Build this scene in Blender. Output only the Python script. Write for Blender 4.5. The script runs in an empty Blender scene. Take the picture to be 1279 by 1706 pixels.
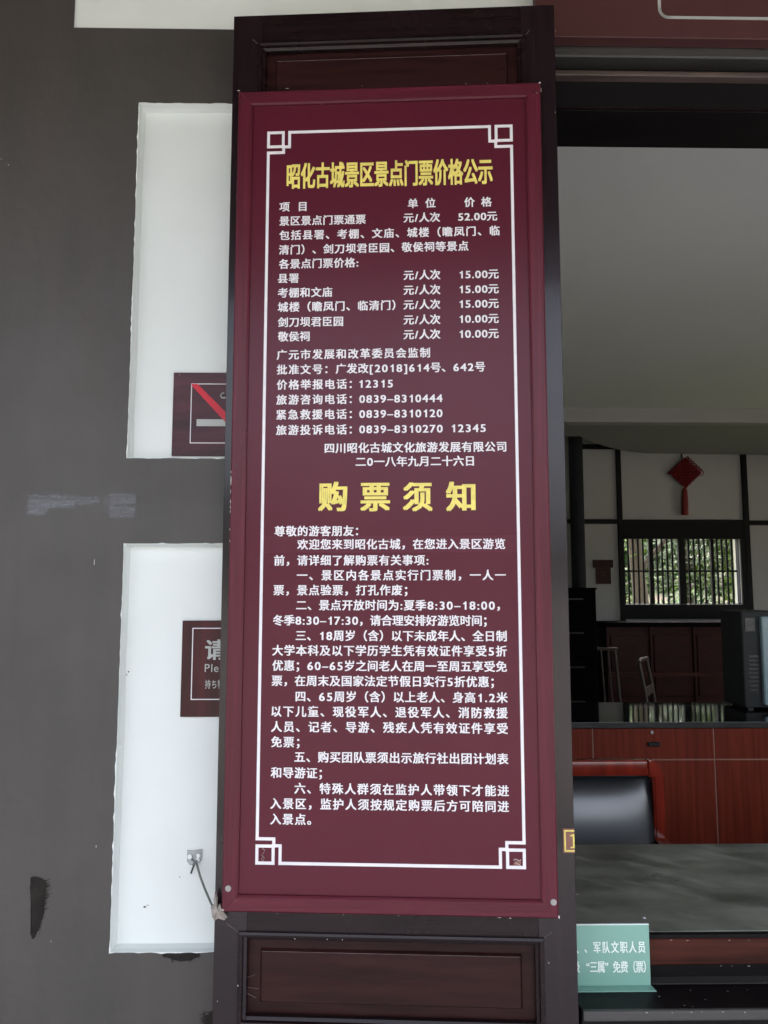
import bpy, bmesh, math, random
from mathutils import Vector, Matrix, noise
random.seed(7)
sc = bpy.context.scene
COL = sc.collection
R = math.radians

# ------------------------------------------------------------------ camera, light, exposure
F, CX, CY = 1280.0, 639.5, 853.0          # focal length and centre in photograph pixels
EYE = Vector((0, 0, 1.55))
cd = bpy.data.cameras.new('camera')
cd.sensor_fit = 'VERTICAL'; cd.sensor_height = 36; cd.lens = F / 1706 * 36
cd.clip_start = 0.05; cd.clip_end = 300
cam = bpy.data.objects.new('camera', cd); COL.objects.link(cam)
cam.location = EYE; cam.rotation_euler = (R(95.9), 0, R(-1.0))
sc.camera = cam
RC = cam.rotation_euler.to_matrix()

w = bpy.data.worlds.new('World'); sc.world = w; w.use_nodes = True
nt = w.node_tree; nt.nodes.clear()
sky = nt.nodes.new('ShaderNodeTexSky'); sky.sky_type = 'NISHITA'; sky.sun_disc = False
SUN_EL, SUN_AZ = 58, 20                   # sun high, behind the building (towards +Y)
sky.sun_elevation = R(SUN_EL); sky.sun_rotation = R(SUN_AZ)
sky.air_density = 0.8; sky.dust_density = 8.0; sky.ozone_density = 1.0
bg = nt.nodes.new('ShaderNodeBackground'); bg.inputs[1].default_value = 0.15
wo = nt.nodes.new('ShaderNodeOutputWorld')
hs = nt.nodes.new('ShaderNodeHueSaturation'); hs.inputs['Saturation'].default_value = .45   # thin even cloud takes most of the blue out
nt.links.new(sky.outputs[0], hs.inputs['Color']); nt.links.new(hs.outputs[0], bg.inputs[0]); nt.links.new(bg.outputs[0], wo.inputs[0])

sd = bpy.data.lights.new('sun', 'SUN'); sd.energy = 1.5; sd.angle = R(12); sd.color = (1, .97, .92)
so = bpy.data.objects.new('sun', sd); COL.objects.link(so)
dirv = Vector((math.sin(R(SUN_AZ)) * math.cos(R(SUN_EL)), math.cos(R(SUN_AZ)) * math.cos(R(SUN_EL)), math.sin(R(SUN_EL))))
so.rotation_euler = dirv.to_track_quat('Z', 'Y').to_euler(); so.location = (0, 20, 30)

vs = sc.view_settings
sc.display_settings.display_device = 'sRGB'
vs.view_transform = 'Standard'; vs.look = 'None'; vs.gamma = 1; vs.use_curve_mapping = False
vs.exposure = 3.2
sc.render.engine = 'CYCLES'
sc.cycles.use_denoising = True
sc.cycles.max_bounces = 10; sc.cycles.diffuse_bounces = 6; sc.cycles.glossy_bounces = 5
sc.cycles.transparent_max_bounces = 12
sc.cycles.sample_clamp_indirect = 6
sc.cycles.caustics_reflective = False; sc.cycles.caustics_refractive = False

# ------------------------------------------------------------------ measuring helpers
def ray(px, py):
    return RC @ Vector(((px - CX) / F, -(py - CY) / F, -1))
def PY(px, py, Y):
    d = ray(px, py); return EYE + d * ((Y - EYE.y) / d.y)
def PZ(px, py, Z):
    d = ray(px, py); return EYE + d * ((Z - EYE.z) / d.z)
LEAF_A = R(3.8); LEAF_O = Vector((0, 1.5, 0))
LM = Matrix.Translation(LEAF_O) @ Matrix.Rotation(-LEAF_A, 4, 'Z'); LMI = LM.inverted()
def PL(px, py, d=0.0):
    """point on the leaf's plane, d metres in front of it, as leaf coordinates (x, z)"""
    u = LM.to_3x3() @ Vector((0, 1, 0)); P0 = LM @ Vector((0, -d, 0)); r = ray(px, py)
    p = LMI @ (EYE + r * ((P0 - EYE).dot(u) / r.dot(u)))
    return p.x, p.z

# ------------------------------------------------------------------ materials
def nodes_of(name):
    m = bpy.data.materials.new(name); m.use_nodes = True
    return m, m.node_tree, m.node_tree.nodes['Principled BSDF']
def mat(name, col, rough=.6, var=.12, scale=6, stretch=(1, 1, 1), bump=.0, bscale=60, coat=0, spec=.5, metal=0,
        col2=None, rvar=.08, coords='Object', spots=None, detail=6, coat_rough=.15, trans=0, smap=None):
    m, t, b = nodes_of(name)
    N = t.nodes.new; L = t.links.new
    tc = N('ShaderNodeTexCoord'); mp = N('ShaderNodeMapping'); mp.inputs['Scale'].default_value = stretch
    L(tc.outputs[coords], mp.inputs['Vector'])
    n = N('ShaderNodeTexNoise'); n.inputs['Scale'].default_value = scale; n.inputs['Detail'].default_value = detail
    n.inputs['Roughness'].default_value = .6
    L(mp.outputs[0], n.inputs['Vector'])
    r = N('ShaderNodeValToRGB'); r.color_ramp.elements[0].position = .32; r.color_ramp.elements[1].position = .68
    a = [max(0, c * (1 - var)) for c in col]; c2 = col2 or [min(1, c * (1 + var)) for c in col]
    r.color_ramp.elements[0].color = (*a, 1); r.color_ramp.elements[1].color = (*c2[:3], 1)
    L(n.outputs['Fac'], r.inputs[0])
    out = r.outputs[0]
    if spots:
        scol, sscale, lo, hi = spots
        n2 = N('ShaderNodeTexNoise'); n2.inputs['Scale'].default_value = sscale; n2.inputs['Detail'].default_value = 9
        if smap:
            mp2 = N('ShaderNodeMapping'); mp2.vector_type = 'TEXTURE'; mp2.inputs['Scale'].default_value = smap[0]; mp2.inputs['Rotation'].default_value = smap[1]
            L(tc.outputs[coords], mp2.inputs[0]); L(mp2.outputs[0], n2.inputs['Vector'])
        else: L(tc.outputs[coords], n2.inputs['Vector'])
        r2 = N('ShaderNodeValToRGB'); r2.color_ramp.elements[0].position = lo; r2.color_ramp.elements[1].position = hi
        L(n2.outputs['Fac'], r2.inputs[0])
        mx = N('ShaderNodeMix'); mx.data_type = 'RGBA'; L(r2.outputs[0], mx.inputs[0]); L(out, mx.inputs[6])
        mx.inputs[7].default_value = (*scol, 1); out = mx.outputs[2]
    L(out, b.inputs['Base Color'])
    mr = N('ShaderNodeMapRange'); mr.inputs[3].default_value = max(.02, rough - rvar); mr.inputs[4].default_value = min(1, rough + rvar)
    n3 = N('ShaderNodeTexNoise'); n3.inputs['Scale'].default_value = 9; n3.inputs['Detail'].default_value = 5
    L(tc.outputs[coords], n3.inputs['Vector']); L(n3.outputs['Fac'], mr.inputs[0]); L(mr.outputs[0], b.inputs['Roughness'])
    b.inputs['Metallic'].default_value = metal; b.inputs['Specular IOR Level'].default_value = spec
    b.inputs['Coat Weight'].default_value = coat; b.inputs['Coat Roughness'].default_value = coat_rough
    if trans: b.inputs['Transmission Weight'].default_value = trans
    if bump:
        n4 = N('ShaderNodeTexNoise'); n4.inputs['Scale'].default_value = bscale; n4.inputs['Detail'].default_value = 5
        L(mp.outputs[0], n4.inputs['Vector'])
        bp = N('ShaderNodeBump'); bp.inputs['Strength'].default_value = bump; bp.inputs['Distance'].default_value = .002
        L(n4.outputs['Fac'], bp.inputs['Height']); L(bp.outputs[0], b.inputs['Normal'])
        if coat: L(bp.outputs[0], b.inputs['Coat Normal'])
    return m
VG = (14, 14, .7); HG = (.7, 14, 14)
M = {}
M['grey_paint'] = mat('grey_wall_paint', (.050, .0445, .040), .52, .20, 2.6, bump=.45, bscale=38, spots=((.066, .055, .050), 3.0, .42, .82), rvar=.14, smap=((.31, .33, 2.8), (0, 0, 0)))
M['white_plaster'] = mat('white_plaster', (.73, .76, .74), .75, .03, 3, bump=.2, bscale=30)
M['wood_v'] = mat('dark_door_wood_upright', (.014, .007, .009), .24, .35, 5, VG, .10, 12, spec=.28, coat=.34, coat_rough=.09)
M['wood_h'] = mat('dark_door_wood_level', (.013, .0065, .0075), .26, .35, 5, HG, .10, 12, spec=.2, coat=.12, coat_rough=.14)
M['wood_panel'] = mat('dark_door_panel_wood', (.025, .0085, .008), .36, .4, 3, (1.2, 12, 12), .14, 12, spec=.16)
M['maroon_v'] = mat('maroon_frame_wood_upright', (.092, .0125, .0235), .30, .22, 5, (30, 30, .8), .16, 12, spec=.25)
M['maroon_h'] = mat('maroon_frame_wood_level', (.092, .0125, .0235), .30, .22, 5, (.8, 30, 30), .16, 12, spec=.25)
M['board'] = mat('maroon_printed_board', (.088, .0118, .0240), .25, .05, 2, spec=.22, rvar=.012)
M['patch'] = mat('maroon_film_patch', (.093, .0132, .0265), .28, .05, 2, spec=.22, rvar=.012)
M['worn'] = mat('worn_highlight_edge', (.13, .10, .10), .6, .3, 40)  # worn seams and splits, and the painted highlight on panel edges
M['ink_white'] = mat('white_print', (.76, .73, .76), .5, .05, 30)
M['ink_yellow'] = mat('yellow_print', (.78, .65, .15), .5, .12, 60)
M['chip'] = mat('bare_primer_chip', (.50, .46, .44), .7, .1, 50)
M['steel'] = mat('zinc_steel', (.55, .55, .55), .35, .1, 30, metal=.9)
M['sign_wood_h'] = mat('rosewood_print_level', (.040, .010, .018), .3, .65, 2.4, (1.2, 9, 9), coat=.0, spec=.25, col2=(.10, .022, .03))
M['sign_wood_v'] = mat('rosewood_print_upright', (.030, .005, .008), .3, .5, 3, (12, 12, .8), spec=.25, col2=(.070, .009, .012))
M['red'] = mat('red_print', (.55, .002, .02), .45, .05)
M['wire'] = mat('grey_green_wire', (.13, .15, .13), .4, .2, 40)
M['wireb'] = mat('black_wire_end', (.02, .025, .025), .4, .2, 40)
M['tape'] = mat('crumpled_old_tape', (.33, .29, .26), .5, .25, 60, bump=.5)
M['plate'] = mat('pale_steel_plate', (.36, .38, .39), .5, .25, 50, metal=.5)
M['white_blob'] = mat('white_rivet_paint', (.75, .78, .76), .5, .05)
M['black_wood'] = mat('black_lacquered_timber', (.005, .004, .0045), .5, .4, 5, (.8, 12, 12), .1, 10, spec=.16)
M['grey_beam'] = mat('grey_brown_beam_paint', (.045, .042, .040), .5, .15, 4, (1, 8, 8), .15)
M['bead'] = mat('highlit_lacquer_bead', (.085, .06, .052), .35, .4, 6, (.8, 12, 12), .2, 12)  # lightened so the bead's colour carries the sky highlight
M['brown_timber'] = mat('red_brown_sill_timber', (.055, .013, .008), .5, .6, 4, (.8, 14, 14), .15, 12, spec=.2)
M['header'] = mat('maroon_header_board', (.075, .028, .027), .5, .08, 3, spec=.3)
M['header_line'] = mat('pale_header_line', (.42, .43, .41), .5, .04)
M['plaque'] = mat('brown_number_plaque', (.22, .095, .07), .5, .15, 30)
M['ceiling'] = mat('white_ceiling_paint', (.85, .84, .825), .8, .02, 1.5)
M['soffit'] = mat('shade_darkened_soffit', (.32, .31, .29), .8, .03, 2)  # darker than the ceiling: shade of the unlit underside put into the colour
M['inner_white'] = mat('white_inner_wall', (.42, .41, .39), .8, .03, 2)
M['floor'] = mat('grey_floor_tile', (.07, .065, .06), .35, .15, 2)
M['stone'] = mat('black_green_polished_stone', (.165, .17, .138), .30, .45, 5.5, (1, 1.8, 1), .04, 40, coat=.0, col2=(.27, .275, .23), spots=((.42, .43, .39), 5.5, .55, .80), rvar=.07, detail=10, smap=((1.3, .45, 1), (0, 0, R(-42))))
M['top_stone'] = mat('black_polished_top', (.012, .013, .012), .05, .3, 6, rvar=.02)
M['edge_stone'] = mat('grey_veined_edge', (.035, .037, .036), .3, .6, 9, (1, 4, 8))
M['cherry'] = mat('cherry_red_cabinet', (.185, .022, .009), .5, .3, 4, (14, 14, .5), spec=.2, col2=(.225, .031, .013))
M['groove'] = mat('pale_cabinet_trim', (.36, .17, .12), .5, .1)
M['black_plastic'] = mat('black_plastic', (.01, .01, .01), .4, .1)
M['chair_red'] = mat('lacquered_red_chair_wood', (.21, .020, .010), .22, .25, 4, (6, 6, 1), coat=.8, coat_rough=.08)
M['leather'] = mat('black_leather', (.010, .012, .016), .36, .1, 30, bump=.08, bscale=160, spec=.9, coat=1.0, coat_rough=.22)
M['knot'] = mat('red_silk_cord', (.17, .002, .004), .7, .3, 80, bump=.5, bscale=90)
M['tassel'] = mat('red_tassel_thread', (.20, .012, .008), .7, .4, 40, (12, 12, 1))
M['dark_red'] = mat('dark_red_furniture', (.032, .006, .005), .45, .4, 4, (2, 8, 8), spec=.2)
M['pale_wood'] = mat('worn_pale_chair_wood', (.060, .040, .030), .5, .3, 8, (8, 8, 1), spec=.3)
M['near_black'] = mat('near_black_cloth', (.008, .009, .014), .8, .3, 5, (10, 10, .6))
M['device'] = mat('grey_device_case', (.035, .038, .038), .5, .1, spec=.2)
M['screen'] = mat('pale_blue_device_panel', (.30, .42, .46), .25, .05)
M['dark_lac'] = mat('dark_lacquer', (.005, .0035, .0035), .85, .3, 5, spec=.02)
M['acrylic_text'] = mat('white_film_text', (.80, .88, .84), .6, .05)
M['pave'] = mat('grey_paving_slab', (.13, .125, .115), .8, .15, 2, bump=.3)
M['porch_bounce'] = mat('bounce_porch_stone', (.64, .62, .58), .7, .2, 3, bump=.3)
M['grass'] = mat('garden_grass', (.065, .078, .038), .9, .4, 8)
M['bank'] = mat('earth_bank_with_moss', (.11, .065, .04), .9, .3, 1.3, col2=(.05, .08, .02))
M['path'] = mat('garden_path_gravel', (.34, .24, .17), .9, .2, 12)
M['bark'] = mat('grey_bark', (.07, .055, .04), .9, .4, 12, (4, 4, 1), .6, 20)
M['leaf_a'] = mat('green_leaves', (.022, .062, .008), .6, .5, 3, spec=.15)
M['leaf_b'] = mat('light_green_leaves', (.072, .125, .012), .6, .5, 3, spec=.12)
M['roof'] = mat('underside_of_eave_boards', (.06, .045, .035), .7, .3, 4, (1, 8, 1))
M['tile'] = mat('grey_roof_tile', (.06, .06, .06), .8, .3, 6)
M['court'] = mat('grey_court_plaster', (.20, .20, .19), .85, .06, 1.2)
M['lime'] = mat('limewashed_wall', (.62, .62, .60), .85, .06, 1.2)

def acrylic():
    m, t, b = nodes_of('green_tinted_acrylic')
    b.inputs['Base Color'].default_value = (.27, .50, .42, 1); b.inputs['Roughness'].default_value = .12
    b.inputs['Alpha'].default_value = .80
    return m
M['acrylic'] = acrylic()
def smear(name, col, scale, lo, hi, stretch):
    """a translucent ragged paint film"""
    m, t, b = nodes_of(name); N = t.nodes.new; L = t.links.new
    b.inputs['Base Color'].default_value = (*col, 1); b.inputs['Roughness'].default_value = .7
    tc = N('ShaderNodeTexCoord'); mp = N('ShaderNodeMapping'); mp.inputs['Scale'].default_value = stretch
    n = N('ShaderNodeTexNoise'); n.inputs['Scale'].default_value = scale; n.inputs['Detail'].default_value = 8
    r = N('ShaderNodeMapRange'); r.inputs[1].default_value = lo; r.inputs[2].default_value = hi
    L(tc.outputs['Object'], mp.inputs[0]); L(mp.outputs[0], n.inputs['Vector']); L(n.outputs['Fac'], r.inputs[0])
    at = N('ShaderNodeAttribute'); at.attribute_name = 'edge'
    mu = N('ShaderNodeMath'); mu.operation = 'MULTIPLY'; mu.use_clamp = True
    L(r.outputs[0], mu.inputs[0]); L(at.outputs['Fac'], mu.inputs[1]); L(mu.outputs[0], b.inputs['Alpha'])
    return m
M['smear'] = smear('pale_filler_smear', (.21, .215, .235), 22, .18, .52, (.5, 1, 8))
M['scuff'] = mat('black_worn_paint', (.014, .011, .009), .6, .5, 30, spec=.2)

# ------------------------------------------------------------------ mesh helpers
def tag(o, label, cat, group=None):
    o['label'] = label; o['category'] = cat
    if group: o['group'] = group
    return o
def struct(o): o['kind'] = 'structure'; return o
def thing(name, label, cat, loc=(0, 0, 0), rz=0, group=None):
    o = bpy.data.objects.new(name, None); COL.objects.link(o)
    o.location = loc; o.rotation_euler = (0, 0, rz); o.empty_display_size = .05
    return tag(o, label, cat, group)
def obj(name, bm, m, parent=None, smooth=False):
    me = bpy.data.meshes.new(name)
    bm.normal_update(); bm.to_mesh(me); bm.free()
    if smooth:
        for p in me.polygons: p.use_smooth = True
        try: me.set_sharp_from_angle(angle=R(40))
        except Exception: pass
    for mm in (m if isinstance(m, list) else [m]): me.materials.append(mm)
    o = bpy.data.objects.new(name, me); COL.objects.link(o)
    if parent: o.parent = parent
    return o
def box(bm, x0, x1, y0, y1, z0, z1, bev=0, seg=1):
    x0, x1 = sorted((x0, x1)); y0, y1 = sorted((y0, y1)); z0, z1 = sorted((z0, z1))
    v = [bm.verts.new(p) for p in ((x0, y0, z0), (x1, y0, z0), (x1, y1, z0), (x0, y1, z0), (x0, y0, z1), (x1, y0, z1), (x1, y1, z1), (x0, y1, z1))]
    fs = [bm.faces.new([v[i] for i in f]) for f in ((0, 3, 2, 1), (4, 5, 6, 7), (0, 1, 5, 4), (1, 2, 6, 5), (2, 3, 7, 6), (3, 0, 4, 7))]
    if bev:
        es = list({e for f in fs for e in f.edges})
        bmesh.ops.bevel(bm, geom=es, offset=min(bev, .45 * min(x1 - x0, y1 - y0, z1 - z0)), segments=seg, affect='EDGES', profile=.6)
    return v
def B(*boxes, bev=0):
    bm = bmesh.new()
    for b in boxes: box(bm, *b, bev=bev)
    return bm
def rail(bm, A, Bp, w_in, prof, gap=0):
    """mitred frame rail. A,Bp: outer corners (x,z), inward = left of A->B; prof: [(t, d)] t inward, d towards the viewer"""
    A = Vector(A); Bp = Vector(Bp); d = (Bp - A).normalized(); n = Vector((-d.y, d.x))
    rows = []
    for t, dep in prof:
        p = A + n * t + d * (t + gap); q = Bp + n * t - d * (t + gap)
        rows.append((bm.verts.new((p.x, -dep, p.y)), bm.verts.new((q.x, -dep, q.y))))
    for i in range(len(rows) - 1):
        bm.faces.new((rows[i][0], rows[i][1], rows[i + 1][1], rows[i + 1][0]))
    bm.faces.new([r[0] for r in rows]); bm.faces.new([r[1] for r in reversed(rows)])
def frame_corners(x0, x1, z0, z1):       # counter-clockwise seen from the viewer at -y
    return [(x0, z0), (x1, z0), (x1, z1), (x0, z1)]
def tube(bm, pts, rad, n=8, taper=None):
    pts = [Vector(p) for p in pts]; rings = []
    for i, p in enumerate(pts):
        a = pts[max(0, i - 1)]; b = pts[min(len(pts) - 1, i + 1)]; t = (b - a).normalized()
        s = t.cross(Vector((0, 0, 1)));
        if s.length < .35: s = t.cross(Vector((1, 0, 0)))
        s.normalize(); u = s.cross(t)
        r = rad if taper is None else rad * taper[i]
        rings.append([bm.verts.new(p + (s * math.cos(k * 2 * math.pi / n) + u * math.sin(k * 2 * math.pi / n)) * r) for k in range(n)])
    for a, b in zip(rings, rings[1:]):
        for k in range(n): bm.faces.new((a[k], a[(k + 1) % n], b[(k + 1) % n], b[k]))
    bm.faces.new(list(reversed(rings[0]))); bm.faces.new(rings[-1])
def prism(bm, pts, y0, y1):              # outline in x,z, extruded from y0 (front) to y1
    f = [bm.verts.new((x, y0, z)) for x, z in pts]; g = [bm.verts.new((x, y1, z)) for x, z in pts]
    try:
        bm.faces.new(f); bm.faces.new(list(reversed(g)))
    except ValueError: pass
    for i in range(len(pts)):
        j = (i + 1) % len(pts); bm.faces.new((f[j], f[i], g[i], g[j]))
    bmesh.ops.recalc_face_normals(bm, faces=bm.faces)
def disc(bm, x, z, r, y0, y1, n=14, jit=0):
    prism(bm, [(x + r * (1 + random.uniform(-jit, jit)) * math.cos(2 * math.pi * k / n), z + r * (1 + random.uniform(-jit, jit)) * math.sin(2 * math.pi * k / n)) for k in range(n)], y0, y1)
def blot(bm, x, z, rx, rz, y, n=9, jit=.35):
    bm.faces.new([bm.verts.new((x + rx * (1 + random.uniform(-jit, jit)) * math.cos(2 * math.pi * k / n), y, z + rz * (1 + random.uniform(-jit, jit)) * math.sin(2 * math.pi * k / n))) for k in range(n)])

# ------------------------------------------------------------------ lettering
LINES = []     # (text, xl, xr, yl, yr)  photograph pixels of the ink's ends, centre height
def ln(*a): LINES.append(a)
ln('项 目', 465.7, 510, 345, 344); ln('单 位', 679.7, 725, 339, 338.5); ln('价 格', 773.6, 818.6, 337, 336.5)
ln('景区景点门票通票', 465.7, 608.5, 368.6, 365.4); ln('元/人次', 672.5, 732.4, 363, 362); ln('52.00元', 763.5, 827.5, 361, 360)
ln('包括县署、考棚、文庙、城楼（瞻凤门、临', 465.7, 831.8, 392, 384.8)
ln('清门）、剑刀坝君臣园、敬侯祠等景点', 465, 779.7, 416.8, 409.6)
ln('各景点门票价格:', 465, 596.3, 440, 437.7)
for s, x1, y, y2, y3, p in (('县署', 497.3, 464, 458.6, 457, '15.00元'), ('考棚和文庙', 553, 488, 483.4, 481.6, '15.00元'), ('城楼（瞻凤门、临清门）', 658, 511.5, 507.8, 506, '15.00元'),
                            ('剑刀坝君臣园', 571, 537, 533, 531, '10.00元'), ('敬侯祠', 515.3, 561, 557.5, 556, '10.00元')):
    ln(s, 463.2, x1, y, y - 1.5 * (x1 - 463) / 110); ln('元/人次', 672.5, 733, y2, y2 - 1); ln(p, 766, 830, y3, y3 - .5)
ln('广元市发展和改革委员会监制', 461.4, 715.7, 591.6, 587.3)
ln('批准文号：', 461.4, 545, 616, 615); ln('广发改[2018]614号、642号', 559.6, 807.4, 615, 610.3)
ln('价格举报电话：', 461.4, 585.5, 641, 640); ln('12315', 599, 653.8, 639, 639)
ln('旅游咨询电话：', 460.6, 585.5, 666, 665); ln('0839–8310444', 598.8, 736.5, 664.4, 663)
ln('紧急救援电话：', 460.6, 585.5, 691, 690); ln('0839–8310120', 598.8, 736.5, 689.2, 688.2)
ln('旅游投诉电话：', 460.2, 585.5, 716.6, 715.6); ln('0839–8310270', 598.8, 736.8, 714.8, 713.8); ln('12345', 753, 808.5, 713.2, 712.7)
ln('四川昭化古城文化旅游发展有限公司', 541.2, 842.6, 747, 743.7)
ln('二0一八年九月二十六日', 592.7, 788.7, 769, 768)
ln('尊敬的游客朋友：', 457.8, 596, 885, 884.5)
ln('欢迎您来到昭化古城，在您进入景区游览', 495.5, 840.8, 907, 906)
ln('前，请详细了解购票有关事项:', 457, 713, 933.7, 933.2)
ln('一、景区内各景点实行门票制，一人一', 494.8, 842, 958.4, 958)
ln('票，景点验票，打孔作废；', 456, 678, 983.2, 983)
ln('二、景点开放时间为:夏季8:30–18:00，', 493.7, 832, 1008.4, 1008)
ln('冬季8:30–17:30，请合理安排好游览时间；', 455, 810, 1033.6, 1033.6)
ln('三、18周岁（含）以下未成年人、全日制', 493, 843.4, 1059, 1059.4)
ln('大学本科及以下学历学生凭有效证件享受5折', 454, 843.7, 1083.7, 1084.5)
ln('优惠；60–65岁之间老人在周一至周五享受免', 454, 843.7, 1109, 1110)
ln('票，在周末及国家法定节假日实行5折优惠；', 453, 822, 1133.7, 1136)
ln('四、65周岁（含）以上老人、身高1.2米', 492.7, 845, 1160.3, 1162)
ln('以下儿童、现役军人、退役军人、消防救援', 452.4, 845, 1185, 1187.6)
ln('人员、记者、导游、残疾人凭有效证件享受', 452, 845.2, 1210.6, 1213.4)
ln('免票；', 452, 498.4, 1235.8, 1236.3)
ln('五、购买团队票须出示旅行社出团计划表', 490.9, 846.2, 1261, 1264)
ln('和导游证；', 451.5, 535.8, 1287, 1287.8)
ln('六、特殊人群须在监护人带领下才能进', 490.9, 847, 1313.5, 1317)
ln('入景区，监护人须按规定购票后方可陪同进', 450.6, 847.2, 1339, 1343)
ln('入景点。', 450.4, 517.8, 1364.4, 1365)
TITLE = '昭化古城景区景点门票价格公示'; BIG = '购票须知'
OTHER = '请Please持ち物人、军队文职人员级“三属”免费（票）1'
GL = {}
def load_glyphs():
    chars = sorted(set(''.join(l[0] for l in LINES) + TITLE + BIG + OTHER) - {' '})
    tmp = []
    for ch in chars:
        c = bpy.data.curves.new('glyph', 'FONT'); c.body = ch; c.size = 1; c.offset = 0.0; c.resolution_u = 3
        o = bpy.data.objects.new('glyph', c); COL.objects.link(o); tmp.append((ch, o))
    bpy.context.view_layer.update(); dg = bpy.context.evaluated_depsgraph_get()
    for ch, o in tmp:
        me = bpy.data.meshes.new_from_object(o.evaluated_get(dg))
        vs_ = [(v.co.x, v.co.y) for v in me.vertices]; fs = [tuple(p.vertices) for p in me.polygons]
        GL[ch] = (vs_, fs, min((v[0] for v in vs_), default=0), max((v[0] for v in vs_), default=0))
        bpy.data.meshes.remove(me)
    for ch, o in tmp:
        c = o.data; bpy.data.objects.remove(o); bpy.data.curves.remove(c)
load_glyphs()
def fix_digits():
    hh = max(v[1] for v in GL['0'][0])
    for d in '023456789':
        if d in GL:
            g = GL[d]; vs2 = [(x * 1.10, y) for x, y in g[0]]; GL[d] = (vs2, g[1], g[2] * 1.10, g[3] * 1.10)
    v = [(.20, 0), (.30, 0), (.30, hh), (.22, hh), (.20, hh - .07), (.14, hh - .12), (.06, hh - .14), (.06, hh - .22), (.20, hh - .18)]
    GL['1'] = (v, [(0, 1, 2, 3, 4, 8), (4, 5, 6, 7, 8)], .06, .30)
    v = [(.0, 0), (.42, 0), (.42, .05), (.30, .08), (.30, .74), (.18, .74), (.0, .66), (.0, .61), (.14, .62), (.14, .08), (.0, .05)]
    GL['serif_one'] = (v, [(0, 1, 2, 3, 9, 10), (9, 3, 4, 5, 8), (5, 6, 7, 8)], 0, .42)
fix_digits()
def advance(ch):
    if ch == 'serif_one': return .5
    if ch == ' ': return .72
    if ch in '：': return .86
    if ch in '“”': return .5
    if ord(ch) > 0x2e80 or ch in '“”': return 1.0
    if ch.isdigit(): return .64
    if ch == '–': return .62
    if ch in ':.': return .32
    if ch in '/[]': return .46
    g = GL[ch]; return g[3] - g[2] + .09
def letters(name, text, xl, xr, z, em, y, m, parent, bold=.018, sx=1.0, yc=.375, clip=None, heavy=1):
    """ink from xl to xr, centred at height z, lying on the plane y (towards -y)"""
    pos, x = [], 0
    for ch in text:
        a = advance(ch)
        if ch != ' ':
            g = GL[ch]; off = 0
            if ch == 'serif_one': off = 0
            elif not (ord(ch) > 0x2e80): off = (a - (g[3] - g[2])) / 2 - g[2]
            if ch in '“”': off = .5 * (.5 - (g[3] - g[2])) - g[2]
            if ch in '：': off = -.02
            pos.append((ch, x + off))
        else: pos.append((None, x))
        x += a
    idx = [i for i, p in enumerate(pos) if p[0]]
    i0, i1 = idx[0], idx[-1]
    left = (pos[i0][1] + GL[pos[i0][0]][2]) * em * sx; right = (pos[i1][1] + GL[pos[i1][0]][3]) * em * sx
    track = ((xr - xl) - (right - left)) / (i1 - i0) if i1 > i0 else 0
    V, Fc = [], []
    bh = bold * .75
    shifts = [(-bold, -bh * .7), (bold, -bh * .7), (-bold, bh * .7), (bold, bh * .7)] if heavy else [(0, 0)]
    for i, (ch, px) in enumerate(pos):
        if not ch: continue
        g = GL[ch]
        for k, (dx, dz) in enumerate(shifts):
            b0 = len(V); jy = .00004 * k
            for vx, vz in g[0]:
                V.append((xl - left + (px + vx + dx) * em * sx + track * (i - i0), y - jy, z + (vz - yc + dz) * em))
            Fc += [tuple(b0 + q for q in f) for f in g[1]]
    me = bpy.data.meshes.new(name); me.from_pydata(V, [], Fc); me.materials.append(m)
    if clip is not None:
        bm = bmesh.new(); bm.from_mesh(me)
        bmesh.ops.bisect_plane(bm, geom=bm.verts[:] + bm.edges[:] + bm.faces[:], plane_co=(clip[0], 0, 0), plane_no=(clip[1], 0, 0), clear_outer=True)
        bm.to_mesh(me); bm.free()
    o = bpy.data.objects.new(name, me); COL.objects.link(o); o.parent = parent
    return o

# ------------------------------------------------------------------ the facade wall
WY = 1.60
facade = thing('facade_wall', 'grey painted timber and plaster front wall with recessed white panels', 'wall')
XL, XO, XR = -3.2, .30, 4.60        # wall's left end, left jamb of the ticket window, its right jamb
ZT = 3.60
TOPP = (-.663, 1.9, 2.797, 3.45); UP = (-.5105, .22, 1.829, 2.619); LOW = (-.5105, .22, .8445, 1.648)
D = .16
bm = B((XL, TOPP[0], WY, WY + D, 0, ZT),
       (TOPP[0], UP[0], WY, WY + D, 0, TOPP[2]),
       (UP[0], UP[1], WY, WY + D, UP[3], TOPP[2]), (UP[0], UP[1], WY, WY + D, LOW[3], UP[2]), (UP[0], UP[1], WY, WY + D, 0, LOW[2]),
       (UP[1], XO, WY, WY + D, 0, TOPP[2]))
obj('painted_timber', bm, M['grey_paint'], facade)
bm = B((XO, XR, WY + .02, WY + D, 0, .70), (XR, 6.0, WY, WY + D, 0, ZT), (TOPP[0], XR, WY + .035, WY + D, TOPP[2], ZT))
obj('painted_timber', bm, M['grey_paint'], facade)
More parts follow.
